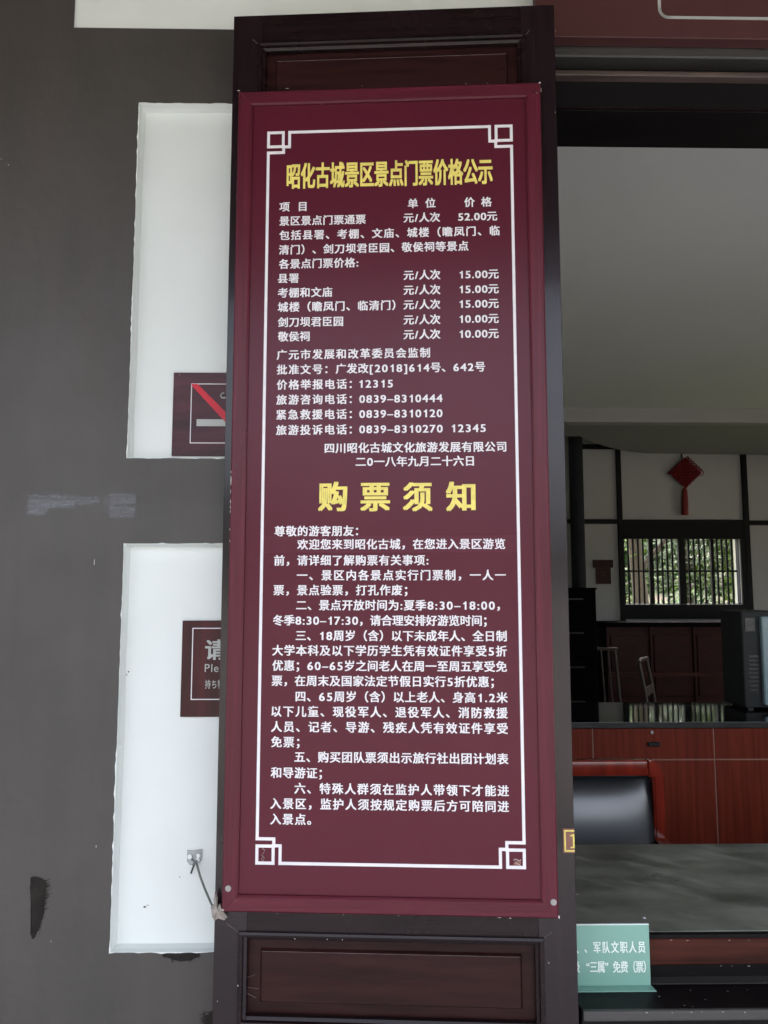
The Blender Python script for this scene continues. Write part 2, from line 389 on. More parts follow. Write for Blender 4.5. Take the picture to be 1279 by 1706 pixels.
def tray(name, x0, x1, z0, z1, depth, rim):
    """plastered panel set back in the timber, its paint lapping raggedly over the edge"""
    bm = bmesh.new(); n = 90
    per = 2 * ((x1 - x0) + (z1 - z0)); pts = []
    for (ax, az), (bx, bz) in (((x0, z0), (x1, z0)), ((x1, z0), (x1, z1)), ((x1, z1), (x0, z1)), ((x0, z1), (x0, z0))):
        k = int(260 * math.hypot(bx - ax, bz - az) / per) + 4
        for i in range(k): pts.append((ax + (bx - ax) * i / k, az + (bz - az) * i / k))
    cx, cz = (x0 + x1) / 2, (z0 + z1) / 2; rings = [[], [], [], []]
    for x, z in pts:
        dx = -1 if x < x0 + 1e-4 else (1 if x > x1 - 1e-4 else 0); dz = -1 if z < z0 + 1e-4 else (1 if z > z1 - 1e-4 else 0)
        nn = noise.noise(Vector((x * 9, 3, z * 9))) * .5 + noise.noise(Vector((x * 55, 7, z * 55))) * .5
        r = rim * (.15 + .7 * max(0, nn + .12) + .6 * random.random() ** 5)
        w2 = .002 * noise.noise(Vector((x * 6, 1, z * 6)))
        rings[0].append(bm.verts.new((x + dx * r, WY - .0007, z + dz * r)))
        rings[1].append(bm.verts.new((x, WY - .0012, z)))
        rings[2].append(bm.verts.new((x - dx * (.001 + .5 * abs(w2)), WY + depth * .5, z - dz * (.001 + .5 * abs(w2)))))
        rings[3].append(bm.verts.new((x - dx * (.005 + w2), WY + depth, z - dz * (.005 + w2))))
    m = len(pts)
    for a, b in zip(rings, rings[1:]):
        for i in range(m): bm.faces.new((a[i], a[(i + 1) % m], b[(i + 1) % m], b[i]))
    bm.faces.new(rings[3])
    return obj(name, bm, M['white_plaster'], facade)
tray('infill_panel', *UP, .026, .0035)
tray('infill_panel', *LOW, .026, .0035)
bm = B((TOPP[0], TOPP[1], WY + .004, WY + .034, TOPP[2], TOPP[3]))
obj('infill_panel', bm, M['white_plaster'], facade)

def clampf(x): return max(0., min(1., x))
def film(name, outline, m, ragged, label=None):
    """thin paint film on the wall: a grid patch whose 'edge' attribute fades at the outline (px boxes of (x0,y0,x1,y1))"""
    x0, y0, x1, y1 = outline; a = PY(x0, y0, WY); b = PY(x1, y1, WY)
    nx, nz = 90, 34; bm = bmesh.new(); V = {}
    lay = bm.verts.layers.float.new('edge')
    for i in range(nx + 1):
        for j in range(nz + 1):
            u, v = i / nx, j / nz
            p = bm.verts.new((a.x + (b.x - a.x) * u, WY - .0009, a.z + (b.z - a.z) * v)); V[i, j] = p
            p[lay] = clampf(ragged(u, v) + .0) * (.55 + .45 * random.random()) * (.75 + .5 * noise.noise(Vector((u * 9, v * 26, 2))))
    for i in range(nx):
        for j in range(nz): bm.faces.new((V[i, j], V[i + 1, j], V[i + 1, j + 1], V[i, j + 1]))
    o = obj(name, bm, m, facade)
    if label: o['label'] = label
    return o
def r1(u, v):   # long smear: thick block at the left, thinning band, broad brushed block at the right
    n_ = .10 * noise.noise(Vector((u * 30, v * 4, 0)))
    if u < .20: c, hf = .52, .36 - .25 * max(0, u - .12)
    elif u < .66: c, hf = .44 - .14 * (u - .2), .30 - .42 * (u - .2)
    else: c, hf = .52, (.10 + (u - .66) * 4 if u < .74 else .44)
    e = clampf((hf + n_ - abs(v - c)) * 9) * clampf((min(u - .01, .985 - u) + .01 * math.sin(v * 60)) * 40)
    if u < .20: return e
    if u < .66: return e * .95
    return e * (.35 if u < .74 else .8)
film('paint_smear', (44, 812, 230, 868), M['smear'], r1, 'pale grey brushed smear')
def bristle_patch(name, body, strokes, label):
    """worn black patch: a solid body and the thin bristle marks that leave it"""
    bm = bmesh.new()
    def P(x, y): q = PY(x, y, WY); return q.x, q.z
    pts = []
    for (x0, y0), (x1, y1) in zip(body, body[1:] + body[:1]):
        n = max(1, int(math.hypot(x1 - x0, y1 - y0) / 3))
        for k in range(n):
            t = k / n; pts.append(P(x0 + (x1 - x0) * t + random.uniform(-.7, .7), y0 + (y1 - y0) * t + random.uniform(-.7, .7)))
    f = bm.faces.new([bm.verts.new((x, WY - .0008, z)) for x, z in pts]); bmesh.ops.triangulate(bm, faces=[f])
    for k, (x0, y0, x1, y1, wd_) in enumerate(strokes):
        mx_, my_ = (x0 + x1) / 2 + random.uniform(-1, 1), (y0 + y1) / 2 + random.uniform(-1, 1)
        dx, dy = x1 - x0, y1 - y0; l_ = math.hypot(dx, dy) or 1; nx_, ny_ = -dy / l_ * wd_, dx / l_ * wd_
        q = [P(x0 + nx_, y0 + ny_), P(mx_ + nx_ * .7, my_ + ny_ * .7), P(x1, y1), P(mx_ - nx_ * .7, my_ - ny_ * .7), P(x0 - nx_, y0 - ny_)]
        bm.faces.new([bm.verts.new((x, WY - .0009 - .000003 * k, z)) for x, z in q])
    o = obj(name, bm, M['scuff'], facade); o['kind'] = 'stuff'; o['label'] = label
random.seed(5)
body = [(51, 1462), (58, 1460), (67, 1461.5), (74, 1466), (79, 1474), (77, 1482), (72, 1490), (76, 1500), (72, 1512), (74, 1520), (69, 1532), (66, 1543), (60, 1552), (58, 1563), (54, 1565), (51, 1556), (53, 1545), (50.5, 1530), (52, 1505), (50, 1480)]
st_ = []
for k in range(95):
    y = random.uniform(1466, 1556); xe = 74 - max(0, y - 1500) * .22; l_ = random.uniform(5, 19) * (1 if y < 1540 else .6)
    an = .2 + (y - 1466) / 90 * .9 + random.uniform(-.3, .3)
    x0 = xe - random.uniform(2, 12); st_.append((x0, y, x0 + l_ * math.cos(an) + 4, y - l_ * math.sin(an), random.uniform(.4, 1.1)))
bristle_patch('paint_scuff', body, st_, 'black worn patch with feathered right side')
body = [(268, 1589), (300, 1587.5), (334, 1588.5), (330, 1594), (318, 1600), (300, 1601), (284, 1597), (274, 1593)]
st_ = [(x, 1590 + random.uniform(0, 5), x + random.uniform(-2, 2), 1592 + random.uniform(4, 17) * (1 - ((x - 303) / 36) ** 2), random.uniform(.3, .8)) for x in [random.uniform(270, 333) for _ in range(60)]]
bristle_patch('paint_scuff', body, st_, 'dark fringe of brush marks under the lower panel')
body = [(352, 1684), (357, 1679), (366, 1690), (366, 1716), (334, 1716), (340, 1704), (344, 1694)]
st_ = [(random.uniform(340, 352), y, random.uniform(330, 345), y + random.uniform(-6, 10), random.uniform(.6, 1.4)) for y in [random.uniform(1686, 1714) for _ in range(26)]]
bristle_patch('paint_scuff', body, st_, 'dark brush marks beside the door leaf')
bm = bmesh.new()
for px, py, a, b_ in ((157, 937, .0009, .006), (85, 1568, .0008, .001), (2, 265, .001, .001), (14, 275, .0012, .001), (200, 1240, .001, .001), (160, 1410, .0006, .003)):
    p = PY(px, py, WY); blot(bm, p.x, p.z, a, b_, WY - .0006)
obj('paint_fleck', bm, M['chip'], facade)['kind'] = 'stuff'
bm = bmesh.new()
for px, py, a, b_ in ((214, 1119, .0015, .002), (211, 1124, .001, .002), (211, 1063, .001, .002), (241, 1511, .003, .0016), (246, 1508, .0025, .0006), (299, 1461, .0012, .0012), (196, 1440, .001, .001), (206, 1051, .001, .001)):
    p = PY(px, py, WY + .026); blot(bm, p.x, p.z, a, b_, WY + .0254)
obj('dirt_fleck', bm, M['black_plastic'], facade)['kind'] = 'stuff'

# ------------------------------------------------------------------ the door leaf that carries the board
leaf = thing('door_leaf', 'tall dark panelled timber door leaf folded back against the grey wall', 'door', LEAF_O, -LEAF_A)
lx0, lx1, lz1, lz0, th = -.2925, .3800, 2.7642, .12, .045
tpx0, tpz1 = PL(437, 79)[0], PL(437, 79)[1]; tpx1 = PL(868, 68)[0]
bpx0, bpz1 = PL(405, 1560); bpx1 = PL(898, 1573)[0]; bpz0 = PL(405, 1701)[1]
iz1 = .99; mz = 2.30
obj('stile', B((lx0, tpx0, 0, th, lz0, lz1), bev=.0005), M['wood_v'], leaf)
obj('stile', B((tpx1, lx1, 0, th, lz0, lz1), bev=.0005), M['wood_v'], leaf)
for z0, z1 in ((tpz1, lz1), (bpz1, 1.05), (bpz0 - .07, bpz0), (lz0, .25)):
    obj('rail', B((tpx0 + .0003, tpx1 - .0003, .0004, th - .001, z0, z1 - .0003)), M['wood_h'], leaf)
def panel(x0, x1, z0, z1, ins, top_gap):
    bm = bmesh.new()
    pr = [(0, -.002), (0, .0045), (.004, .006), (.0085, .0045), (.0105, -.001), (.0155, -.004), (.0165, -.013)]
    c = frame_corners(x0 - .009, x1 + .009, z0 - .009, z1 + .009)
    for i in range(4): rail(bm, c[i], c[(i + 1) % 4], .02, pr)
    obj('moulding', bm, M['wood_h'], leaf)
    bm = B((min(x0, tpx0) + .0005, max(x1, tpx1) - .0005, .016, .026, z0, z1))
    a = (x0 + ins, x1 - ins, z0 + top_gap, z1 - top_gap); s = .004
    v0 = [bm.verts.new((x, .0159, z)) for x, z in frame_corners(*a)]
    v1 = [bm.verts.new((x, .0095, z)) for x, z in frame_corners(a[0] + s, a[1] - s, a[2] + s, a[3] - s)]
    for i in range(4): bm.faces.new((v0[i], v0[(i + 1) % 4], v1[(i + 1) % 4], v1[i]))
    bm.faces.new(v1)
    obj('panel', bm, M['wood_panel'], leaf)
    bm = bmesh.new(); tube(bm, [(a[0] + s, .0096, a[3] - s), (a[1] - s, .0096, a[3] - s)], .0005, 4); obj('worn_highlight_edge', bm, M['worn'], leaf)  # pale tube paints the highlight along the panel's worn top edge
panel(tpx0, tpx1, 1.05, tpz1, .026, .022)
panel(bpx0, bpx1, bpz0, bpz1, .030, .026)
panel(tpx0, tpx1, .25, bpz0 - .07, .03, .026)
# pale mitre seams where stiles and rails meet
bm = bmesh.new()
for (ax, ay), (bx, by) in (((377, 1538), (401, 1556)), ((920, 1552), (902, 1566)), ((437, 79), (421, 66)), ((868, 68), (882, 50))):
    p, q = PL(ax, ay), PL(bx, by); bm = bmesh.new(); tube(bm, [(p[0], -.0001, p[1]), (q[0], -.0001, q[1])], .0005, 4); obj('mitre_seam', bm, M['worn'], leaf)
bm = bmesh.new()
for px, py in ((362, 1668), (925, 52), (914, 1604), (961, 1490), (397, 1640), (925, 187), (491, 1564), (545, 1564), (570, 1565)):
    p = PL(px, py, .001); blot(bm, p[0], p[1], .0008, random.uniform(.0006, .0022), -.0012 if px not in (397, 398) else -.006)
obj('paint_chip', bm, M['chip'], leaf)['kind'] = 'stuff'
# split and splinters beside the lower panel
bm = bmesh.new()
for pts in (((408, 1575), (411, 1650), (409, 1700)), ((409, 1630), (425, 1624)), ((410, 1645), (430, 1648)), ((410, 1655), (426, 1663)), ((911, 1600), (914, 1680))):
    bm = bmesh.new(); tube(bm, [(PL(x, y, -.012)[0], .0135, PL(x, y, -.012)[1]) for x, y in pts], .0006, 4); obj('split_line', bm, M['worn'], leaf)
# steel hinges on the far edge, behind the leaf
for hz in (.5, 1.5, 2.5):
    bm = bmesh.new(); tube(bm, [(lx1 - .012, th + .008, hz - .05), (lx1 - .012, th + .008, hz + .05)], .006, 10)
    box(bm, lx1 - .05, lx1 - .01, th, th + .003, hz - .045, hz + .045)
    obj('hinge', bm, M['steel'], leaf)

# ------------------------------------------------------------------ the price board
FD = .032
board = thing('notice_board', 'large maroon framed ticket price notice board with yellow headings on dark door', 'notice board', LEAF_O, -LEAF_A)
def LP(px, py): return PL(px, py, FD - .007)
ox0, ox1, oz0, oz1 = -.2718, .3432, .9632, 2.5718
fw = .0305
prof = [(0, .002), (0, FD - .003), (.003, FD), (fw - .004, FD - .0005), (fw - .0005, FD - .003), (fw, FD - .0095)]
c = frame_corners(ox0, ox1, oz0, oz1)
for i, m in enumerate(('maroon_h', 'maroon_v', 'maroon_h', 'maroon_v')):
    bm = bmesh.new(); rail(bm, c[i], c[(i + 1) % 4], fw, prof, .00035)
    obj('frame_rail', bm, M[m], board)
obj('face_panel', B((ox0 + .01, ox1 - .01, -(FD - .007), -.004, oz0 + .01, oz1 - .01)), M['board'], board)
FYF = -(FD - .007)
# backing shows pale in the mitres
for (cx_, cz_), sx_, sz_ in zip(c, (1, -1, -1, 1), (1, 1, -1, -1)):
    bm = bmesh.new(); tube(bm, [(cx_ + sx_ * .003, -(FD - .0012), cz_ + sz_ * .003), (cx_ + sx_ * (fw - .003), -(FD - .0014), cz_ + sz_ * (fw - .003))], .0007, 4); obj('mitre_seam', bm, M['worn'], board)
# film patch with the corrected line
a, b_ = LP(438, 893), LP(864, 920)
obj('film_patch', B((a[0], b_[0], FYF - .0003, FYF, b_[1], a[1])), M['patch'], board)
# white border line with interlocked corner squares
bx0, bx1 = -.2117, .2868; bz0, bz1 = 1.0462, 2.4862; lw = .0056; sq = .0360; off = .0490
bm = bmesh.new()
y0, y1 = FYF - .0007, FYF
def seg(xa, za, xb, zb, k=0):
    xa, xb = sorted((xa, xb)); za, zb = sorted((za, zb)); h = lw / 2
    box(bm, xa - h, xb + h, y0 - k * .00006, y1, za - h, zb + h)
h = lw / 2
X0, X1, Z0, Z1 = bx0 + h, bx1 - h, bz0 + h, bz1 - h
o_, s_ = off - lw, sq - lw
seg(X0 + o_, Z1, X1 - o_, Z1); seg(X0 + o_, Z0, X1 - o_, Z0); seg(X0, Z0 + o_, X0, Z1 - o_); seg(X1, Z0 + o_, X1, Z1 - o_)
for X, sx_ in ((X0, 1), (X1, -1)):
    for Z, sz_ in ((Z0, 1), (Z1, -1)):
        seg(X, Z, X + sx_ * s_, Z, 1); seg(X, Z + sz_ * s_, X + sx_ * s_, Z + sz_ * s_, 2)
        seg(X, Z, X, Z + sz_ * s_, 3); seg(X + sx_ * s_, Z, X + sx_ * s_, Z + sz_ * s_, 4)
        seg(X + sx_ * o_, Z, X + sx_ * o_, Z + sz_ * (s_ + .001), 5); seg(X + sx_ * (s_), Z + sz_ * (s_ + .001), X + sx_ * o_, Z + sz_ * (s_ + .001), 6)
        seg(X, Z + sz_ * o_, X + sx_ * (s_ + .001), Z + sz_ * o_, 7); seg(X + sx_ * (s_ + .001), Z + sz_ * s_, X + sx_ * (s_ + .001), Z + sz_ * o_, 8)
obj('border_line', bm, M['ink_white'], board)
EM = .0213
for text, xl, xr, yl, yr in LINES:
    a, b_ = LP(xl, yl), LP(xr, yr)
    letters('lettering', text, a[0], b_[0], (a[1] + b_[1]) / 2, EM, FYF - .0006, M['ink_white'], board, bold=.027)
a, b_ = LP(478.3, 293.5), LP(819.5, 285.5)
letters('heading', TITLE, a[0], b_[0], (a[1] + b_[1]) / 2, .0575, FYF - .0006, M['ink_yellow'], board, bold=.036, sx=.52)
for ch_, xl, xr in zip(BIG, (529.7, 600, 670.7, 742.6), (578.5, 649.7, 720.4, 792)):
    a, b_ = LP(xl, 827.5), LP(xr, 827.5); em_ = .0605; g = GL[ch_]
    letters('heading', ch_, a[0] + .034 * em_, b_[0], a[1], em_, FYF - .0006, M['ink_yellow'], board, bold=.034, sx=(b_[0] - a[0] - .068 * em_) / ((g[3] - g[2]) * em_))
# screws, wear
for px, py, r in ((380, 1480, .0055), (922, 1503, .0055)):
    p = PL(px, py, FD)
    bm = bmesh.new(); disc(bm, p[0], p[1], r, -FD - .0012, -FD + .001, 16, .04); s = obj('screw', bm, M['plate'], board)
    bm = bmesh.new(); disc(bm, p[0], p[1], r * .62, -FD - .0022, -FD - .001, 14); obj('screw_head', bm, M['tape'], s)
for px, py in ((394, 776), (404, 169), (893, 152)):
    p = PL(px, py, FD); bm = bmesh.new(); disc(bm, p[0], p[1], .0022, -FD - .0006, -FD + .001, 10)
    obj('screw', bm, M['black_plastic'], board)
def chip(x, z, rx, rz, y=None):
    bm = bmesh.new(); blot(bm, x, z, rx, rz, (-FD - .0004) if y is None else y, 7, .5); obj('paint_chip', bm, M['chip'], board)
for px, py, rx, rz in ((397, 151, .003, .001), (899, 138, .0022, .0025), (901, 150, .0008, .006), (478, 147.5, .004, .0006), (776, 139.5, .001, .0008), (812, 138.8, .0015, .0006), (603, 144, .001, .0007),
                       (931, 1528, .0016, .004), (850, 1529.5, .0016, .001), (832, 1528.6, .004, .0006), (664, 1525.5, .001, .0007), (572, 1524, .001, .0006), (462, 1521.7, .001, .0006), (371, 1516, .0018, .002),
                       (889, 160, .0006, .0012), (894, 155, .0025, .0005), (393, 1500, .0005, .001), (536, 174, .0008, .0006)):
    p = PL(px, py, FD); chip(p[0], p[1], rx * .85, rz * .85)
for k in range(15):       # chipped left edge
    py = random.uniform(785, 925); p = PL(383, py, FD); chip(ox0 + .0013, p[1], .0007, random.uniform(.001, .0045))
p = PL(382, 800, FD); chip(ox0 + .0016, p[1], .0009, .010)
# scratches in the two lower corner squares
def scribble(pts, r, m, y):
    bm = bmesh.new(); tube(bm, [(LP(x, y_)[0], y, LP(x, y_)[1]) for x, y_ in pts], r, 5); obj('scratch', bm, m, board)
scribble([(437, 1414), (441, 1416), (439, 1421), (436, 1425), (440, 1429), (439, 1434), (435, 1432), (438, 1427)], .0007, M['tape'], FYF)
p = LP(862, 1438); bm = bmesh.new(); blot(bm, p[0], p[1], .007, .005, FYF - .0004, 11, .25); obj('scratch', bm, M['plaque'], board)
scribble([(855, 1433), (859, 1431), (865, 1434), (868, 1432)], .0007, M['chip'], FYF - .0004)
scribble([(858, 1437), (864, 1440), (867, 1442)], .0006, M['chip'], FYF - .0004)

# ------------------------------------------------------------------ number plaque on the right stile
pq = thing('number_plaque', 'small brown number plaque with yellow edge and digit 1 on the right stile', 'plaque', LEAF_O, -LEAF_A)
a, b_ = PL(937, 1380, .001), PL(962, 1421, .001)
px1 = lx1 - .0003
obj('plate', B((a[0], px1, -.0022, -.0002, b_[1], a[1])), M['plaque'], pq)
bm = bmesh.new(); e = .0025; g_ = .0028
for q in ((a[0] + e, px1, a[1] - e - g_, a[1] - e), (a[0] + e, px1, b_[1] + e, b_[1] + e + g_), (a[0] + e, a[0] + e + g_, b_[1] + e + g_, a[1] - e - g_)):
    box(bm, q[0], q[1], -.0026, -.0021, q[2], q[3])
obj('yellow_edge', bm, M['ink_yellow'], pq)
nx = PL(949.5, 1400, .001)[0]
letters('digit', ['serif_one'], nx, nx + .0145, (a[1] + b_[1]) / 2, .034, -.0028, M['ink_yellow'], pq, clip=(px1, 1), heavy=0)

# ------------------------------------------------------------------ small wall signs
PYW = WY + .026
SY = PYW - .006
def wall_sign(px_tl, px_bl, x_right, label, kind, m):
    a, b_ = PY(*px_tl, SY), PY(*px_bl, SY)
    t = thing('wall_sign', label, 'sign', ((a.x + b_.x) / 2, SY, b_.z))
    t_w = x_right - t.location.x; hgt = a.z - b_.z
    obj('plate', B((0, t_w, 0, .0055, 0, hgt), bev=.0006), m, t)
    return t, t_w, hgt
ns, wd, hg = wall_sign((289.5, 620.5), (285, 759), -.24, 'dark wood-grain no smoking sign with red bar on the upper white panel', 0, M['sign_wood_h'])
def rel(t, px, py): p = PY(px, py, SY); return p.x - t.location.x, p.z - t.location.z
def outline_box(t, x0, z0, x1, z1, lwid, m):
    bm = bmesh.new(); y = -.0006
    box(bm, x0, x1, y, 0, z1 - lwid, z1); box(bm, x0, x1, y, 0, z0, z0 + lwid)
    box(bm, x0, x0 + lwid, y, 0, z0 + lwid, z1 - lwid); box(bm, x1 - lwid, x1, y, 0, z0 + lwid, z1 - lwid)
    obj('border_line', bm, m, t)
a = rel(ns, 318.5, 639); b_ = rel(ns, 318.5, 738.6)
side = a[1] - b_[1]
wd = a[0] * 2 + side
ns.children[0].data.transform(Matrix.Scale(wd / ( -.24 - ns.location.x), 4, (1, 0, 0)))
outline_box(ns, a[0], b_[1], a[0] + side, a[1], .0017, M['ink_white'])
bw = .0125; bm = bmesh.new(); x0, z1 = a[0] + .001, a[1] - .001; x1, z0 = a[0] + side - .001, b_[1] + .001
prism(bm, [(x0, z1), (x0 + bw, z1), (x1, z0 + bw), (x1, z0), (x1 - bw, z0), (x0, z1 - bw * .25)], -.0012, 0)
obj('red_bar', bm, M['red'], ns)
q0 = rel(ns, 327.5, 698.5); q1 = rel(ns, 327.5, 710)
bm = B((q0[0], q0[0] + .066, -.0008, 0, q1[1], q0[1]), (q0[0] + .070, q0[0] + .074, -.0008, 0, q1[1], q0[1]))
obj('cigarette', bm, M['header_line'], ns)
sm_ = rel(ns, 372, 659); bm = bmesh.new()
tube(bm, [(sm_[0] + .0055 * math.cos(t), -.0003, sm_[1] + .0055 * math.sin(t)) for t in [1.2 + k * .4 for k in range(11)]] + [(sm_[0] + .014, -.0003, sm_[1] - .006), (sm_[0] + .02, -.0003, sm_[1] - .012)], .0016, 6)
obj('smoke_curl', bm, M['header_line'], ns)
p = rel(ns, 299, 624); bm = bmesh.new(); blot(bm, p[0], p[1], .0012, .002, -.0002); obj('scratch', bm, M['plaque'], ns)

cs, wd, hg = wall_sign((304.5, 1034), (299, 1194.5), -.10, 'dark red wood-grain sign with 请 and Please lettering on the lower white panel', 0, M['sign_wood_v'])
a = rel(cs, 320.5, 1046); b_ = rel(cs, 320.5, 1166)
outline_box(cs, a[0], b_[1], -.10 - cs.location.x - a[0], a[1], .0019, M['ink_white'])
p = rel(cs, 342.5, 1082.5); letters('lettering', '请', p[0], p[0] + .042, p[1], .044, -.0004, M['header_line'], cs, bold=.03)
p = rel(cs, 341, 1113.5); letters('lettering', 'Please', p[0], p[0] + .064, p[1], .0235, -.0004, M['header_line'], cs, heavy=0, yc=.31)
p = rel(cs, 341.5, 1140); letters('lettering', '持ち物', p[0], p[0] + .037, p[1], .0195, -.0004, M['header_line'], cs, bold=.012, sx=.62)

# ------------------------------------------------------------------ bracket, tie wire, tape
br = thing('wall_bracket', 'small pale steel bracket fixed with rivets on the lower white panel', 'bracket')
A0, B0 = PY(312, 1416, PYW), PY(336, 1437, PYW)
bm = bmesh.new()
prism(bm, [(A0.x, A0.z), (A0.x + .012, A0.z - .001), (A0.x + .019, A0.z + .0005), (B0.x, A0.z + .0015), (B0.x, B0.z + .006), (B0.x - .008, B0.z - .003), (A0.x + .006, B0.z - .004), (A0.x + .0005, B0.z + .003)], PYW - .003, PYW)
obj('plate', bm, M['plate'], br)
for px, py, r in ((317, 1426, .0048), (331, 1424, .004), (330, 1431, .0042)):
    p = PY(px, py, PYW); bm = bmesh.new(); disc(bm, p.x, p.z, r, PYW - .0062, PYW - .002, 12, .08); obj('rivet', bm, M['white_blob'], br)
p = PY(322, 1438, PYW - .01); bm = bmesh.new(); tube(bm, [(p.x - .006, PYW - .004, p.z + .004), (p.x, PYW - .010, p.z), (p.x + .006, PYW - .004, p.z + .003)], .003, 8)
obj('eye_loop', bm, M['plate'], br)
wr = thing('tie_wire', 'grey green wire tying the door leaf to the wall bracket', 'wire')
def P3(px, py, Y): return tuple(PY(px, py, Y))
pts = [(321, 1441, 1.612), (325, 1437, 1.610), (328, 1442, 1.606), (333, 1460, 1.598), (341, 1481, 1.585), (350, 1502, 1.568), (358, 1519, 1.545), (360, 1526, 1.53)]
bm = bmesh.new(); tube(bm, [P3(*q) for q in pts], .0023, 8); obj('strand', bm, M['wire'], wr, True)
bm = bmesh.new(); tube(bm, [P3(323, 1441, 1.611), P3(318, 1455, 1.614)], .0019, 6); obj('cut_end', bm, M['wireb'], wr)
tp = bmesh.new(); random.seed(3)
cpts = [(351, 1512), (356, 1504), (358, 1486), (360, 1486), (361, 1508), (366, 1506), (371, 1517), (378, 1527), (373, 1533), (364, 1529), (358, 1534), (353, 1528)]
ctr = tp.verts.new(PY(362, 1519, 1.495)); vv = [tp.verts.new(PY(x, y, 1.51 + random.uniform(-.012, .008))) for x, y in cpts]
for i in range(len(vv)): tp.faces.new((ctr, vv[i], vv[(i + 1) % len(vv)]))
bmesh.ops.subdivide_edges(tp, edges=tp.edges[:], cuts=2, use_grid_fill=True)
for v in tp.verts: v.co += Vector((random.uniform(-1, 1), random.uniform(-1, 1), random.uniform(-1, 1))) * .0011
bmesh.ops.solidify(tp, geom=tp.faces[:], thickness=.0008)
o = obj('tape_scrap', tp, M['tape']); tag(o, 'crumpled scrap of old grey tape at the lower left corner of the notice board', 'tape')

# ------------------------------------------------------------------ header board above the ticket window
HY = WY - .045
hb = thing('header_board', 'dark maroon header board with pale rounded border above the ticket window', 'sign')
a = PY(893, 30, HY); zb = PY(1100, 63, HY).z
obj('board', B((a.x, XR + .3, HY, HY + .03, zb, 3.25), bev=.0015), M['header'], hb)
q = PY(1099, 29, HY); lx = q.x; lz = q.z; rr = .020; bm = bmesh.new(); lw2 = .0066
arc = [(lx + rr - rr * math.cos(t), lz + rr - rr * math.sin(t)) for t in [k * math.pi / 16 for k in range(9)]]
path = [(lx, 3.20)] + arc + [(XR + .2, lz)]
for (xa, za), (xb, zb_) in zip(path, path[1:]):
    d = Vector((xb - xa, zb_ - za)).normalized(); n = Vector((-d.y, d.x)) * lw2 / 2
    e = d * .0006
    prism(bm, [(xa - n.x - e.x, za - n.y - e.y), (xb - n.x + e.x, zb_ - n.y + e.y), (xb + n.x + e.x, zb_ + n.y + e.y), (xa + n.x - e.x, za + n.y - e.y)], HY - .0008, HY)
obj('border_line', bm, M['header_line'], hb)

# ------------------------------------------------------------------ ticket window surround
tw = thing('ticket_window_frame', 'black lacquered timber surround of the open ticket window', 'window frame')
def zr(py, Y): return PY(1100, py, Y).z
xa, xb = XO - .02, XR
obj('beam', B((xa, xb, WY - .012, WY + .034, zr(95, WY - .012), zr(60, WY - .012) + .03), bev=.003), M['grey_beam'], tw)
obj('recess_board', B((xa, xb, WY + .03, WY + .06, zr(119, WY + .03), zr(95, WY - .012) + .01)), M['black_wood'], tw)
bm = bmesh.new(); box(bm, xa, xb, WY - .002, WY + .05, zr(127.5, WY), zr(119, WY), bev=.003, seg=3); obj('bead', bm, M['bead'], tw)
z183 = zr(185, WY + .02)
obj('lintel', B((xa, xb, WY + .02, 1.76, z183, zr(127.5, WY) + .002), bev=.002), M['black_wood'], tw)
obj('lintel_edge', B((xa, xb, WY + .012, WY + .0198, z183, z183 + .004)), M['wood_h'], tw)
zin = PY(1100, 246, 1.80).z
obj('inner_lintel', B((xa, xb, 1.762, 1.80, zin, 2.95)), M['black_wood'], tw)
obj('jamb', B((XO - .035, XO - .0205, WY + .02, 1.78, .70, 2.9)), M['black_wood'], tw)
obj('jamb', B((XO - .0195, XO + .03, WY + .062, 1.755, .90, z183)), M['black_wood'], tw)
obj('jamb', B((XR - .05, XR - .001, WY + .062, 1.755, .90, z183)), M['black_wood'], tw)
# little hook in the recess
bm = bmesh.new(); p = PY(1122, 104, WY + .028); tube(bm, [(p.x, WY + .03, p.z + .004), (p.x, WY + .012, p.z), (p.x + .002, WY + .012, p.z - .007), (p.x - .004, WY + .016, p.z - .008)], .0022, 6)
obj('hook', bm, M['steel'], tw)
# sill: rail, ledge, nosing, apron
SZ = zr(1552, 1.63)
z1565, z1607, z1628 = zr(1564, 1.615), zr(1607, 1.615), zr(1629, 1.618)
obj('sill_rail', B((xa, xb, 1.616, 1.6292, z1565, SZ - .0006)), M['black_wood'], tw)
obj('sill_rail', B((xa, xb, 1.612, 1.645, z1607, z1565), bev=.002), M['brown_timber'], tw)
obj('sill_rail', B((xa, xb, 1.622, 1.65, z1628 - .002, z1607), bev=.001), M['black_wood'], tw)
LZ = PY(1100, 1640, 1.590).z
obj('sill_step', B((xa, xb, 1.590, 1.645, LZ - .02, z1628), bev=.005), M['grey_beam'], tw)
ly = PZ(1100, 1683, LZ - .001).y
xl_ = .392
obj('ledge', B((xl_, xb, ly + .004, 1.5895, LZ - .03, LZ)), M['black_wood'], tw)
bm = bmesh.new(); box(bm, xl_, xb, ly - .006, ly + .0035, LZ - .018, LZ + .0015, bev=.004, seg=3); obj('nosing', bm, M['grey_beam'], tw)
obj('apron', B((xl_, xb, ly + .0, 1.62, .1, LZ - .031)), M['black_wood'], tw)
bm = bmesh.new()
for px in (1060, 1080, 1118, 1140, 1176, 1205, 1210, 1240): 
    for py, Y, z in ((1551, 1.6115, z1565), (1607, 1.6115, z1607), (1629, 1.589, z1628), (1684, ly - .0062, LZ)):
        if random.random() < .5:
            p = PY(px + random.uniform(-12, 12), py, Y); blot(bm, p.x, z - random.uniform(.001, .003), random.uniform(.0005, .0030), .0005, Y, 7)
obj('paint_chip', bm, M['chip'], tw)['kind'] = 'stuff'
bm = bmesh.new()
